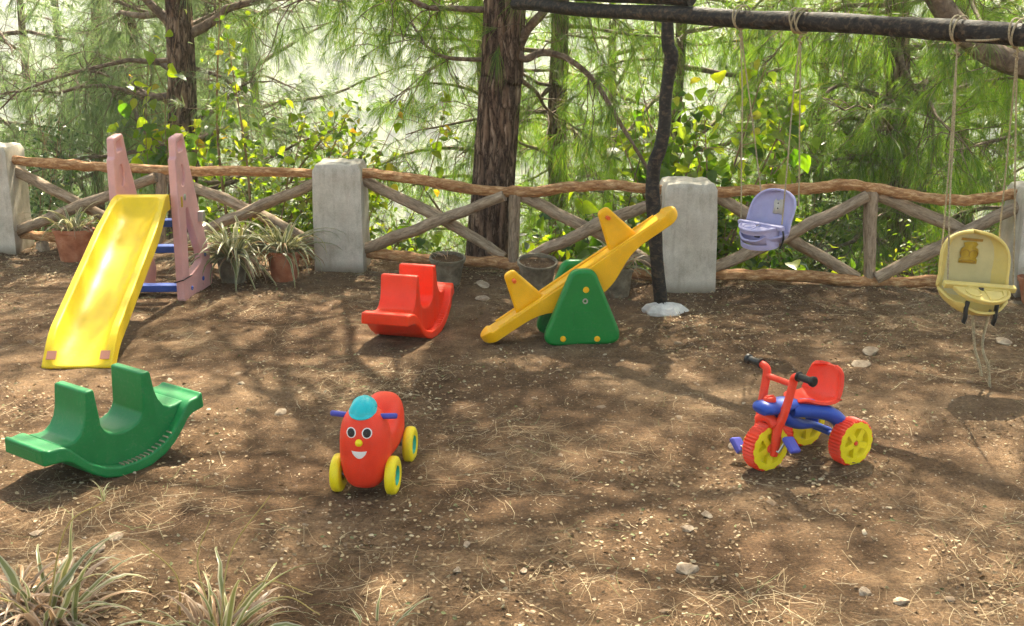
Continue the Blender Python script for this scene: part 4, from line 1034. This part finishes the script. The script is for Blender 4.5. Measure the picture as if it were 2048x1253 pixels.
pine('slim pine with dark trunk behind the fence between the two swings',
     [P_(1800, 640, 13.6), P_(1800, 520, 13.6), P_(1797, 330, 13.6), P_(1796, 120, 13.6), P_(1795, -20, 13.6)], [0.15, 0.14, 0.128, 0.125, 0.12], 44, 46, -2.0, 10, (1.4, 3.0), 14.0, K=38,
     extra=[(P_(1790, 215, 13.5), (-0.85, -0.2, 0.35), 1.7, 0.035), (P_(1800, 100, 13.4), (0.1, -0.5, -0.8), 2.2, 0.03), (P_(1800, 230, 13.4), (0.9, -0.3, 0.2), 2.0, 0.03), (P_(1790, 330, 13.4), (-0.7, -0.5, 0.0), 1.8, 0.03)], tn=48, high=28)
pine('slender pine trunk showing between the big trunk and the swing post',
     [P_(1118, 640, 16.0), P_(1116, 420, 16.0), P_(1114, 250, 16.0), P_(1118, 120, 16.0), P_(1122, -30, 16.0)], [0.14, 0.125, 0.12, 0.115, 0.11], 55, 42, -2.0, 10, (1.2, 2.8), 12.0, K=36, tn=40, high=16)
pine('pine beyond the photo edge whose heavy limb crosses behind the swing beam',
     [P_(2330, 640, 10.4), P_(2325, 400, 10.4), P_(2320, 150, 10.4), P_(2310, -60, 10.4)], [0.2, 0.19, 0.18, 0.17], 66, 30, 0.6, 10, (1.6, 3.4), 11,
     paths=[([P_(2320, 190, 10.4), P_(2180, 168, 10.4), P_(2060, 135, 10.4), P_(1990, 112, 10.4), P_(1930, 68, 10.4), P_(1885, 15, 10.4), P_(1850, -60, 10.4), P_(1820, -180, 10.4)], 0.125, 0.085)], tn=48, high=20)
# pines farther down the slope
for k, (px, y, hgt, r0, lab, lm, tw, mt) in enumerate((
    (300, 17.0, 9, 0.10, 'thin pale pine stem just left of the trunk behind the slide', 22, 6, 'grey_needle'),
    (1345, 17.0, 9, 0.10, 'pine half hidden behind the broad leaved bush and swing post', 34, 10, 'needle'),
    (1640, 17.5, 9, 0.09, 'pine down the slope behind the violet swing', 36, 11, 'needle'),
    (1955, 17.0, 9, 0.12, 'pine down the slope above the yellow swing', 36, 11, 'needle'),
    (2140, 15.0, 9, 0.14, 'pine at the photo edge behind the swing beam end', 30, 9, 'needle'),
    (1000, 19.0, 10, 0.12, 'hazy pine hidden behind the big trunk down the slope', 34, 9, 'needle'),
    (1230, 21.0, 10, 0.10, 'farther pine down the slope right of the big trunk', 34, 10, 'needle'),
    (380, 22.0, 10, 0.12, 'pale hazy pine down the slope above the slide', 32, 10, 'grey_needle'),
    (545, 21.0, 10, 0.09, 'thin hazy pine down the slope beyond the pale pillar', 26, 8, 'grey_needle'),
    (190, 15.5, 9, 0.08, 'thin grey pine behind the slide between fence and valley', 30, 10, 'grey_needle'),
    (-20, 19.0, 10, 0.14, 'grey pine down the slope above the first pillar', 26, 8, 'grey_needle'),
    (1500, 24.0, 12, 0.12, 'far pine in the gap above the violet swing', 34, 11, 'needle'),
    (1760, 25.0, 12, 0.12, 'far pine behind the slim dark trunk', 34, 11, 'needle'),
    (2000, 27.0, 12, 0.12, 'far pine high above the yellow swing', 34, 11, 'needle'),
    (1120, 30.0, 12, 0.12, 'far pine seen right past the big trunk', 34, 11, 'needle'),
    (1620, 34.0, 13, 0.14, 'farthest pine in the gap above the violet swing', 36, 12, 'needle'),
    (1350, 36.0, 13, 0.14, 'farthest pine behind the swing post', 36, 12, 'needle'),
    (60, 24.0, 11, 0.10, 'hazy grey pine above the corner pillar', 30, 11, 'grey_needle'),
    (470, 27.0, 12, 0.10, 'distant grey pine above the bushy potted plant', 30, 11, 'grey_needle'),
    (260, 36.0, 13, 0.12, 'most distant grey pine at the left of the valley view', 32, 12, 'grey_needle'),
    (150, 30.0, 12, 0.16, 'far pale pine between the corner pillar and slide', 24, 7, 'grey_needle'))):
    g = np.random.default_rng(500 + k); x = P_(px, 300, y)[0]; zb = gz(x, y)
    pine(lab, [(x, y, zb), (x + g.normal(0, 0.1), y, zb + 2), (x + g.normal(0, 0.15), y, zb + 4.5)], [r0, r0 * 0.9, r0 * 0.8], 700 + k, int(lm * 1.3), zb + 1.0, zb + 4.5 + hgt * 0.8, (1.3, 2.9), tw * 1.1, K=26 if y < 20 else 20, w=0.006 if y < 20 else 0.011, Ln=(0.18, 0.30), mat=mt,
         group='pines down the slope', ext=hgt, tn=24, sparse_above=3.5, keep_above=0.6 if y < 16 else 0.22)

# ------------------------------------------------------------------ broad leaved shrubs
def leaf_proto(name, L, W, fold, curl, mat):
    prof = [(0.0, 0.0), (0.06, 0.55), (0.22, 0.95), (0.42, 1.0), (0.64, 0.74), (0.84, 0.34), (1.0, 0.0)]
    V, F = [], []
    for y, q in prof: V += [(-q * W / 2, y * L, fold * q * W - curl * y * y * L), (0, y * L, -curl * y * y * L), (q * W / 2, y * L, fold * q * W - curl * y * y * L)]
    for i in range(len(prof) - 1):
        a = i * 3; F += [(a, a + 1, a + 4, a + 3), (a + 1, a + 2, a + 5, a + 4)]
    me = bpy.data.meshes.new(name); me.from_pydata(V, [], F); me.shade_smooth(); me.materials.append(mat); return me
def leaf_mass(name, P, D, L, W, g):                  # leaves in one mesh (P tips, D directions)
    n = len(P); d = nrm(D); s = nrm(np.cross(d, g.normal(0, 1, (n, 3)) + np.array([0, 0, 1.5]))); up = np.cross(s, d)
    L = (g.uniform(0.7, 1.2, (n, 1)) * L); W_ = L * W
    o = [(0, 0, 0), (0.22, -0.45, 0.06), (0.22, 0.45, 0.06), (0.6, -0.42, 0.0), (0.6, 0.42, 0.0), (1.0, 0, -0.14), (0.4, 0, -0.06)]
    V = np.stack([P + d * L * a + s * W_ * b + up * L * c for a, b, c in o], 1).reshape(-1, 3)
    b = (np.arange(n) * 7)[:, None]
    F = np.concatenate([b + np.array([q]) for q in ((0, 6, 1), (0, 2, 6), (1, 6, 3), (6, 2, 4), (3, 6, 5), (6, 4, 5))], 1).reshape(-1, 3)
    return arr_mesh(name, V, F)
def shrub(name, label, base, targets, seed, leaves, mass, protos, massmat, Lm, Wm=0.6, stem_r=0.012, spread=0.16, cat='shrub', group=None, smat='stem', tops=None):
    g = np.random.default_rng(seed); base = np.array(base, float)
    t = thing(name, label, cat, tuple(base), 0, group)
    items, nodes = [], []
    for T in targets:
        T = np.array(T, float) - base; off = g.normal(0, 0.05, 3) * np.array([1, 1, 0])
        mid = off + T * 0.5 + g.normal(0, 0.06, 3) * np.linalg.norm(T)
        P = spline([off, mid, T], 8); items.append((P, stem_r, 0.003))
        for k in range(6):
            f = g.uniform(0.35, 1); i = int(f * (len(P) - 2)); Q = walk(P[i], nrm(P[i + 1] - P[i]) * 0.5 + g.normal(0, 0.7, 3), g.uniform(0.15, 0.45) * max(0.6, spread / 0.16), 5, 0.05, 0.25, g)
            items.append((Q, 0.004, 0.002)); nodes += list(Q[1:])
        nodes += list(P[len(P) // 2:])
    tag(link('stems', tubes_mesh('stems', items, 6), M[smat], t), kind='stuff')
    nodes = np.array(nodes)
    for k in range(leaves):
        p = nodes[g.integers(len(nodes))] + g.normal(0, spread * 0.35, 3)
        o = bpy.data.objects.new('leaf', protos[g.integers(len(protos))]); COL.objects.link(o); o.parent = t
        o.location = p; o.rotation_euler = (g.uniform(-1.25, 0.15), g.normal(0, 0.5), g.uniform(0, 6.283)); s = g.uniform(0.65, 1.2); o.scale = (s, s, s)
    if mass:
        p = nodes[g.integers(len(nodes), size=mass)] + g.normal(0, spread * 0.6, (mass, 3))
        tag(link('foliage', leaf_mass('foliage', p, g.normal(0, 1, (mass, 3)) * np.array([1, 1, 0.5]) + np.array([0, 0, -0.35]), Lm, Wm, g), M[massmat], t), kind='stuff')
    return t
big = [leaf_proto('broad_leaf', 0.165, 0.13, 0.12, 0.25, M['leaf']), leaf_proto('broad_leaf', 0.14, 0.10, 0.22, 0.4, M['leaf'])]
small = [leaf_proto('small_leaf', 0.115, 0.082, 0.12, 0.25, M['leaf_yellow']), leaf_proto('small_leaf', 0.085, 0.05, 0.2, 0.4, M['leaf_yellow'])]
def px_cloud(n, cx, cy, rx, ry, y, dy, seed):
    g = np.random.default_rng(seed); out = []
    while len(out) < n:
        a, b = g.uniform(-1, 1, 2)
        if a * a + b * b < 1: out.append(P_(cx + a * rx, cy + b * ry, y + g.uniform(-dy, dy)))
    return out
b0 = P_(1380, 640, 9.75)
shrub('broad_leaf_bush', 'broad leaved bush with sunlit lime leaves behind the black swing post', b0, px_cloud(20, 1410, 235, 205, 170, 9.75, 0.45, 4), 5, 300, 800, big, 'leaf_mass', 0.11, 0.7, 0.016, 0.17, 'bush')
b1 = P_(500, 620, 11.0)
shrub('leafy_sapling', 'slender sapling with yellow green leaves above the middle potted plants', b1, [P_(440, 0, 11.0), P_(452, 60, 11.0)] + px_cloud(15, 610, 300, 190, 130, 11.0, 0.5, 14), 15, 300, 1900, small, 'leaf_mass', 0.08, 0.65, 0.02, 0.17, 'sapling')
b2 = P_(735, 600, 10.6)
shrub('leafy_sapling', 'low sapling whose thin leafy sprays cross the bright valley gap', b2, [P_(900, 175, 10.6), P_(820, 180, 10.6), P_(800, 290, 10.6), P_(700, 290, 10.6), P_(740, 420, 10.4), P_(770, 470, 10.4)], 16, 130, 40, small, 'leaf_mass', 0.08, 0.6, 0.007, 0.10, 'sapling')
b3 = P_(385, 520, 12.4)
shrub('climbing_vine', 'green vine leaves climbing the trunk behind the slide', b3, [P_(360, 20, 12.5), P_(375, 120, 12.5), P_(345, 240, 12.5), P_(390, 250, 12.4), P_(300, 70, 12.4), P_(420, 180, 12.3), P_(320, 260, 12.4)], 17, 190, 0, small + big[:1], 'leaf_mass', 0.1, 0.6, 0.006, 0.22, 'vine')
for k, (lab, px, py, y, cx, cy, rx, ry, n, lv, ms, mt, Lm) in enumerate((
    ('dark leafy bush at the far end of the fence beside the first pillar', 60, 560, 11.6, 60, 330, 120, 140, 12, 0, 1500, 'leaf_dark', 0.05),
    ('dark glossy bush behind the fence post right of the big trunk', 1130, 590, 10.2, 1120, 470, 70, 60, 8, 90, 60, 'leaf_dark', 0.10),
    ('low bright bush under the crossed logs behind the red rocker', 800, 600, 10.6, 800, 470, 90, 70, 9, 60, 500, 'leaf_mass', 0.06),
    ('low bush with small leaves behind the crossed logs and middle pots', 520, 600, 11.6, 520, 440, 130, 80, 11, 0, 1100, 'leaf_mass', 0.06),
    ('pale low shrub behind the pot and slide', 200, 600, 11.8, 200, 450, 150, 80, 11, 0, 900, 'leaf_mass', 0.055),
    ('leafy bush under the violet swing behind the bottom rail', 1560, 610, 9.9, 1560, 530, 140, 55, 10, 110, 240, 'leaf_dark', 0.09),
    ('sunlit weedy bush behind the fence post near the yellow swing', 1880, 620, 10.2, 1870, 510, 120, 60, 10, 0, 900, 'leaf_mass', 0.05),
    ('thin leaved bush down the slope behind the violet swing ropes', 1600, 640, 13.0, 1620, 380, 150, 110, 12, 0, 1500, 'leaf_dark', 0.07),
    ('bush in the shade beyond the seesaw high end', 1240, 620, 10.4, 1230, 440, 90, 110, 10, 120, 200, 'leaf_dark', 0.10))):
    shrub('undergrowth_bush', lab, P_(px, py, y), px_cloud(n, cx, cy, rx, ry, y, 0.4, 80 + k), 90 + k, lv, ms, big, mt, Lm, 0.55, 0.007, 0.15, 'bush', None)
# curved bare branch right of the big trunk
# undergrowth on the slope and the far wood, one mass each
g = np.random.default_rng(77)
n = 16000; x = g.uniform(-14, 14, n); d = g.uniform(0.9, 16, n) ; y = fence_y(x) + d; k = fbm(x * 0.6, y * 0.6, 0, 90) > -0.12; x, y = x[k], y[k]
hh = g.uniform(0, 1, len(x)) ** 2 * (0.35 + 0.5 * np.clip(fbm(x * 0.4, y * 0.4, 0, 95) + 0.3, 0, 1))
p = np.stack([x, y, ground_z(x, y) + hh], -1)
tag(link('slope_undergrowth', leaf_mass('slope_undergrowth', p, g.normal(0, 1, p.shape) + np.array([0, 0, 0.7]), 0.10, 0.4, g), M['leaf_mass']), 'low green weeds covering the slope below the fence', 'undergrowth', kind='stuff')
def far_wood():
    g = np.random.default_rng(78); n = 2600
    x = g.uniform(-260, 260, n); d = 35 + 400 * g.uniform(0, 1, n) ** 0.8; y = fence_y(np.clip(x, -30, 30)) + d
    keep = np.abs(x) < 12 + 0.62 * y; x, y = x[keep], y[keep]; n = len(x); h = g.uniform(5, 10, n); z = ground_z(x, y)
    K = 46; c = np.repeat(np.stack([x, y, z], -1), K, 0); H = np.repeat(h, K)[:, None]
    f = g.uniform(0.12, 1, (n * K, 1)); rr = (1 - f) * 0.30 * H * g.uniform(0.5, 1, (n * K, 1)) + 0.2; a = g.uniform(0, 6.283, (n * K, 1))
    c = c + np.concatenate([rr * np.cos(a), rr * np.sin(a), f * H], 1)
    v = g.normal(0, 1, (3, n * K, 3)) * (0.085 * H)
    V = np.stack([c + v[0], c + v[1], c + v[2]], 1).reshape(-1, 3)
    return arr_mesh('far_wood', V, np.arange(len(V)).reshape(-1, 3))
tag(link('far_wood', far_wood(), M['far_leaf']), 'hazy wooded hillside across the valley', 'woods', kind='stuff')

# ------------------------------------------------------------------ potted plants and pots
def blade_mesh(k, L, w, el, bend, mat):
    g = np.random.default_rng(k); n = 8; V, F, ac = [], [], []
    p = np.array([0, 0, 0.0]); a = el; st = L / n
    for i in range(n + 1):
        f = i / n; q = w * (0.55 + 0.45 * math.sin(math.pi * min(1, f * 1.4 + 0.15))) * (1 - f ** 3) + 0.0006
        nx_ = np.array([-math.sin(a), 0, math.cos(a)])
        V += [tuple(p + np.array([0, -q, 0]) + nx_ * q * 0.5), tuple(p), tuple(p + np.array([0, q, 0]) + nx_ * q * 0.5)]; ac += [1, 0, 1]
        p = p + st * np.array([math.cos(a), 0.08 * g.normal(), math.sin(a)]); a -= bend / n * (0.5 + f)
    for i in range(n):
        b = i * 3; F += [(b, b + 1, b + 4, b + 3), (b + 1, b + 2, b + 5, b + 4)]
    me = bpy.data.meshes.new('blade'); me.from_pydata(V, [], F); me.shade_smooth(); me.materials.append(mat)
    at_ = me.attributes.new('across', 'FLOAT', 'POINT'); at_.data.foreach_set('value', ac); return me
BL = [blade_mesh(k, 0.30 + 0.04 * (k % 3), 0.0105, RAD(50 + 12 * (k % 4)), RAD(85 + 18 * (k % 5)), M['blade']) for k in range(10)]
BD = [blade_mesh(k, 0.24 + 0.04 * (k % 3), 0.0085, RAD(38 + 12 * (k % 4)), RAD(120 + 18 * (k % 4)), M['blade_dry']) for k in range(8)]
def blades(t, z, n, dry, s, seed, r=0.05, lean=0):
    g = np.random.default_rng(seed)
    for k in range(n):
        me = (BD if g.uniform() < dry else BL)[g.integers(8)]
        o = bpy.data.objects.new('blade', me); COL.objects.link(o); o.parent = t
        a = g.uniform(0, 6.283); q = g.uniform(0.55, 1.4) * s
        o.location = (r * math.cos(a) * g.uniform(0, 1), r * math.sin(a) * g.uniform(0, 1), z); o.rotation_euler = (g.normal(0, 0.28), g.normal(0, 0.30) + lean, a); o.scale = (q, q * g.uniform(0.8, 1.3), q)
def soil_disc(m, r, z, seed):
    A = []
    for q in (1.0, 0.7, 0.4, 0.03): A.append([(r * q * math.cos(a), r * q * math.sin(a), z + 0.012 * vnoise(q * 3 * math.cos(a), q * 3 * math.sin(a), seed, 7) + 0.012 * (1 - q)) for a in np.linspace(0, 2 * math.pi, 20, endpoint=False)])
    m.grid(np.array(A), True); m.f.append(tuple(range(len(m.v) - 20, len(m.v))))
def pot(t, r, h, mat, seed, taper=0.68, rim=0.03):
    m = MB(); m.lathe([(0.0, 0), (r * taper, 0), (r * 0.93, h - rim - 0.004), (r * 1.0, h - rim), (r * 1.03, h - 0.006), (r * 1.02, h), (r * 0.92, h), (r * 0.90, h - 0.03), (r * 0.8, h * 0.5)], 36)
    m.v = [(x * (1 + 0.02 * vnoise(x * 9, y * 9, z * 9, seed)), y * (1 + 0.02 * vnoise(x * 9, y * 9, z * 9, seed + 1)), z) for x, y, z in m.v]
    p = m.build('pot', mat, t, ang=45); s = MB(); soil_disc(s, r * 0.915, h - 0.022, seed); s.build('potting_soil', M['soil'], p, ang=60)
def potted(label, px, py, r, h, mat, n, dry, s, seed, cat='potted plant', tilt=0.0, droop=0.15):
    q = on_z(px, py, 0.0); t = thing('potted_plant', label, cat, (q[0], q[1] + r * 0.6, gz(q[0], q[1]) - 0.01), 0.3 * seed, 'pots standing along the fence'); t.rotation_euler = (tilt, 0.03, 0.0 if tilt else 0.3 * seed)
    pot(t, r, h, mat, seed); blades(t, h - 0.01, n, dry, s, seed, r * 0.8, droop); return t
potted('terracotta pot with striped spider plant between the first pillar and slide', 142, 528, 0.165, 0.27, M['terracotta'], 60, 0.25, 0.9, 3)
potted('bushy spider plant in a hidden pot just right of the slide', 462, 566, 0.13, 0.21, M['cement_pot'], 150, 0.25, 1.25, 4, droop=0.5)
potted('terracotta pot with overflowing spider plant beside the concrete pillar', 565, 562, 0.135, 0.24, M['terracotta'], 140, 0.2, 1.15, 5, droop=0.45)
potted('small dry plant in a dark pot tucked behind the seesaw supports', 1238, 596, 0.11, 0.22, M['cement_pot'], 60, 0.6, 0.85, 6)
potted('red pot at the photo edge beyond the yellow swing', 2080, 612, 0.13, 0.2, M['terracotta'], 14, 0.5, 0.6, 7)
potted('weathered cement pot of bare soil behind the red rocker', 893, 576, 0.135, 0.23, M['cement_pot'], 5, 0.6, 0.5, 8, 'flower pot', 0.13)
potted('grey cement pot of bare soil behind the seesaw low side', 1073, 594, 0.145, 0.27, M['cement_pot'], 0, 0, 1, 9, 'flower pot', 0.20)
def clump(label, x, y, n, dry, s, seed, stems=()):
    t = thing('spider_plant', label, 'plant', (x, y, gz(x, y) - 0.01), 0, 'spider plants in the foreground')
    blades(t, 0.0, n, dry, s, seed, 0.14, 0.22)
    for P in stems:
        m = MB(); m.tube(spline([np.array(p) - np.array(t.location) for p in P], 6), [0.0036, 0.003, 0.002], 6); m.build('flower_stalk', M['stalk'], t)
    return t
c1 = on_z(95, 1235); c2 = on_z(440, 1275); c3 = on_z(735, 1262); c0 = on_z(20, 1215)
clump('spider plant with drying brown blades in the near left corner', c1[0], c1[1], 95, 0.72, 0.95, 41, [[c1, at(130, 1060, 3.75), at(205, 1005, 3.75)]])
clump('tangled half dry spider plant cut off by the left photo edge', c0[0], c0[1], 60, 0.72, 0.85, 45)
clump('spider plant with long pale arching blades at the bottom photo edge', c2[0], c2[1], 80, 0.62, 0.85, 42, [[c2, at(460, 1110, 3.72), at(540, 992, 3.75)], [on_z(360, 1230), at(352, 1150, 3.7), at(278, 1082, 3.72)], [c2, at(560, 1195, 3.7), at(640, 1230, 3.66)], [c2, at(520, 1165, 3.72), at(625, 1190, 3.72)], [c2, at(395, 1130, 3.74), at(420, 1040, 3.78)]])
clump('tiny spider plant tuft at the bottom edge', c3[0], c3[1], 16, 0.2, 0.42, 43)
pl = thing('spider_plantlet', 'tiny plantlet on the tip of a long stalk before the green rocker', 'plant', tuple(at(207, 1003, 3.75))); blades(pl, 0, 9, 0.1, 0.22, 44, 0.005)

# ------------------------------------------------------------------ stones, gravel, needles and leaf litter
def stone_mesh(seed, flat=0.35):
    g = np.random.default_rng(seed); bm = bmesh.new(); bmesh.ops.create_icosphere(bm, subdivisions=2, radius=0.5)
    cut = [nrm(g.normal(0, 1, 3)) for _ in range(9)]
    for v in bm.verts:
        p = np.array(v.co)
        for c in cut:
            e = p @ c - 0.27
            if e > 0: p = p - c * e
        p = p * (1 + 0.10 * float(vnoise(p[0] * 5, p[1] * 5, p[2] * 5, seed))); v.co = (p[0], p[1] * 0.8, p[2] * flat)
    me = bpy.data.meshes.new('stone'); bm.to_mesh(me); bm.free(); me.materials.append(M['rock']); return me
ST = [(1371, 1142, 50, 'largest flat pale stone lying near the bottom edge'), (1413, 1031, 25, 'whitish stone in the sunny patch below the tricycle front wheel'), (1377, 1060, 22, 'small white stone just above the large flat stone'),
      (933, 1097, 18, 'squarish stone right of the ride-on toy near the bottom'), (914, 1152, 20, 'low white stone near the bottom centre edge'), (1046, 1150, 17, 'pale chip stone between the bottom centre and the large flat stone'),
      (1742, 706, 34, 'flat tan stone behind the tricycle seat'), (1722, 733, 30, 'pale flat stone just right of the tricycle seat back'), (2010, 690, 36, 'brown stone beside the loose ropes of the yellow swing'),
      (1468, 893, 30, 'flat stone lying behind the left tricycle pedal'), (560, 825, 24, 'beige stone between the green rocker and ride-on toy'), (235, 1080, 28, 'flat stone between the two foreground spider plants'),
      (75, 1069, 24, 'grey stone below the left end of the green rocker'), (199, 1104, 34, 'long flat stone above the left spider plant'), (966, 577, 26, 'stone leaning on the earth bank between two pots'), (965, 600, 26, 'stone below the earth bank left of the seesaw fin'),
      (88, 508, 40, 'rough rock at the foot of the first pillar'), (1730, 1186, 28, 'flat grey stone near the lower right of the yard'), (1803, 1203, 30, 'brownish stone at the lower right near the edge')]
for k, (px, py, sz, lab) in enumerate(ST):
    q = on_z(px, py); d = math.hypot(q[1], 2.0); o = link('stone', stone_mesh(900 + k, 0.30 if k != 16 else 0.8), None)
    s = sz / FPX * d * 1.4; o.location = (q[0], q[1], gz(q[0], q[1]) + s * 0.10); o.scale = (s, s, s); o.rotation_mode = 'ZXY'; o.rotation_euler = (random.uniform(0.10, 0.40), random.uniform(-0.15, 0.15), random.uniform(0, 6))
    tag(o, lab, 'stone', 'loose stones in the yard')
def yard_points(n, g, dens=None):
    y = g.uniform(3.2, 10.6, n); x = g.uniform(-1, 1, n) * (0.45 * y + 0.9); k = y < fence_y(x) + 0.9
    if dens is not None: k &= g.uniform(0, 1, n) < dens(x, y)
    return x[k], y[k]
def gravel():
    g = np.random.default_rng(301); x, y = yard_points(8000, g, lambda x, y: np.clip(0.55 + 1.0 * fbm(x * 1.4, y * 1.4, 0, 120), 0.1, 1))
    n = len(x); s = 0.003 + 0.013 * g.uniform(0, 1, n) ** 3.2 + (g.uniform(0, 1, n) < 0.03) * g.uniform(0.008, 0.02, n)
    b = np.array([(1, 0, 0), (0.3, 0.9, 0), (-0.7, 0.7, 0), (-0.9, -0.3, 0), (0.1, -1, 0), (0.5, 0.25, 1), (-0.4, 0.3, 1), (-0.1, -0.5, 1)], float)
    q = b[None] + g.normal(0, 0.22, (n, 8, 3)); a = g.uniform(0, 6.283, n); c, sn = np.cos(a)[:, None], np.sin(a)[:, None]
    X = q[..., 0] * c - q[..., 1] * sn * 0.7; Y = q[..., 0] * sn + q[..., 1] * c * 0.7; Z = q[..., 2] * 0.42 - 0.05
    V = np.stack([x[:, None] + X * s[:, None], y[:, None] + Y * s[:, None], ground_z(x, y)[:, None] + Z * s[:, None]], -1).reshape(-1, 3)
    f = np.array([(0, 1, 5), (1, 6, 5), (1, 2, 6), (2, 3, 6), (3, 7, 6), (3, 4, 7), (4, 5, 7), (4, 0, 5), (5, 6, 7)])
    return arr_mesh('gravel', V, ((np.arange(n) * 8)[:, None, None] + f[None]).reshape(-1, 3))
tag(link('gravel', gravel(), M['stone']), 'scattered small stone chips on the bare soil', 'gravel', kind='stuff')
def ground_needles():
    g = np.random.default_rng(302)
    x, y = yard_points(40000, g, lambda x, y: np.clip(0.12 + 2.2 * fbm(x * 1.1, y * 1.1, 0, 140) + 0.5 * np.exp(-((y - fence_y(x)) / 0.8) ** 2), 0.05, 1))
    n = len(x); L = g.uniform(0.05, 0.20, n); a = g.uniform(0, 6.283, n); bend = g.normal(0, 0.5, n); w = g.uniform(0.0004, 0.0010, n)
    V = []
    px, py = x.copy(), y.copy()
    for k in range(4):
        sx, sy_ = -np.sin(a) * w, np.cos(a) * w; z = ground_z(px, py) + 0.003 + 0.012 * g.uniform(0, 1, n) ** 2
        V += [np.stack([px - sx, py - sy_, z], -1), np.stack([px + sx, py + sy_, z + 0.0008], -1)]
        px = px + np.cos(a) * L / 3; py = py + np.sin(a) * L / 3; a = a + bend / 3
    V = np.stack(V, 1).reshape(-1, 3); f = np.array([(0, 1, 3, 2), (2, 3, 5, 4), (4, 5, 7, 6)])
    return arr_mesh('needle_litter', V, ((np.arange(n) * 8)[:, None, None] + f[None]).reshape(-1, 4))
tag(link('needle_litter', ground_needles(), M['litter']), 'dry fallen pine needles strewn over the yard', 'pine needles', kind='stuff')
def leaf_litter():
    g = np.random.default_rng(303)
    x, y = yard_points(40000, g, lambda x, y: np.clip(0.3 + 1.6 * fbm(x * 1.6, y * 1.6, 0, 160) + 0.5 * np.exp(-((y - fence_y(x)) / 0.9) ** 2), 0.05, 1))
    n = len(x); p = np.stack([x, y, ground_z(x, y) + g.uniform(0.002, 0.012, n)], -1)
    return leaf_mass('leaf_litter', p, g.normal(0, 1, (n, 3)) * np.array([1, 1, 0.14]), 0.021, 0.55, g)
tag(link('leaf_litter', leaf_litter(), M['litter']), 'small dry leaf scraps scattered across the yard', 'dry leaves', kind='stuff')

# ------------------------------------------------------------------ valley haze
hz, N, L, B = new_mat('valley_haze'); N.remove(B)
pv = N.new('ShaderNodeVolumePrincipled'); pv.inputs['Color'].default_value = (0.93, 0.96, 0.97, 1); pv.inputs['Density'].default_value = 0.0013; pv.inputs['Anisotropy'].default_value = 0.0
L.new(pv.outputs[0], N['Material Output'].inputs['Volume'])
zmax = 19.0
m = MB(); m.box((0, 300, (zmax - 70) / 2), (1500, 1000, zmax + 70)); hb = m.build('haze', hz, smooth=False); tag(hb, 'pale haze filling the valley air', 'haze', kind='stuff')
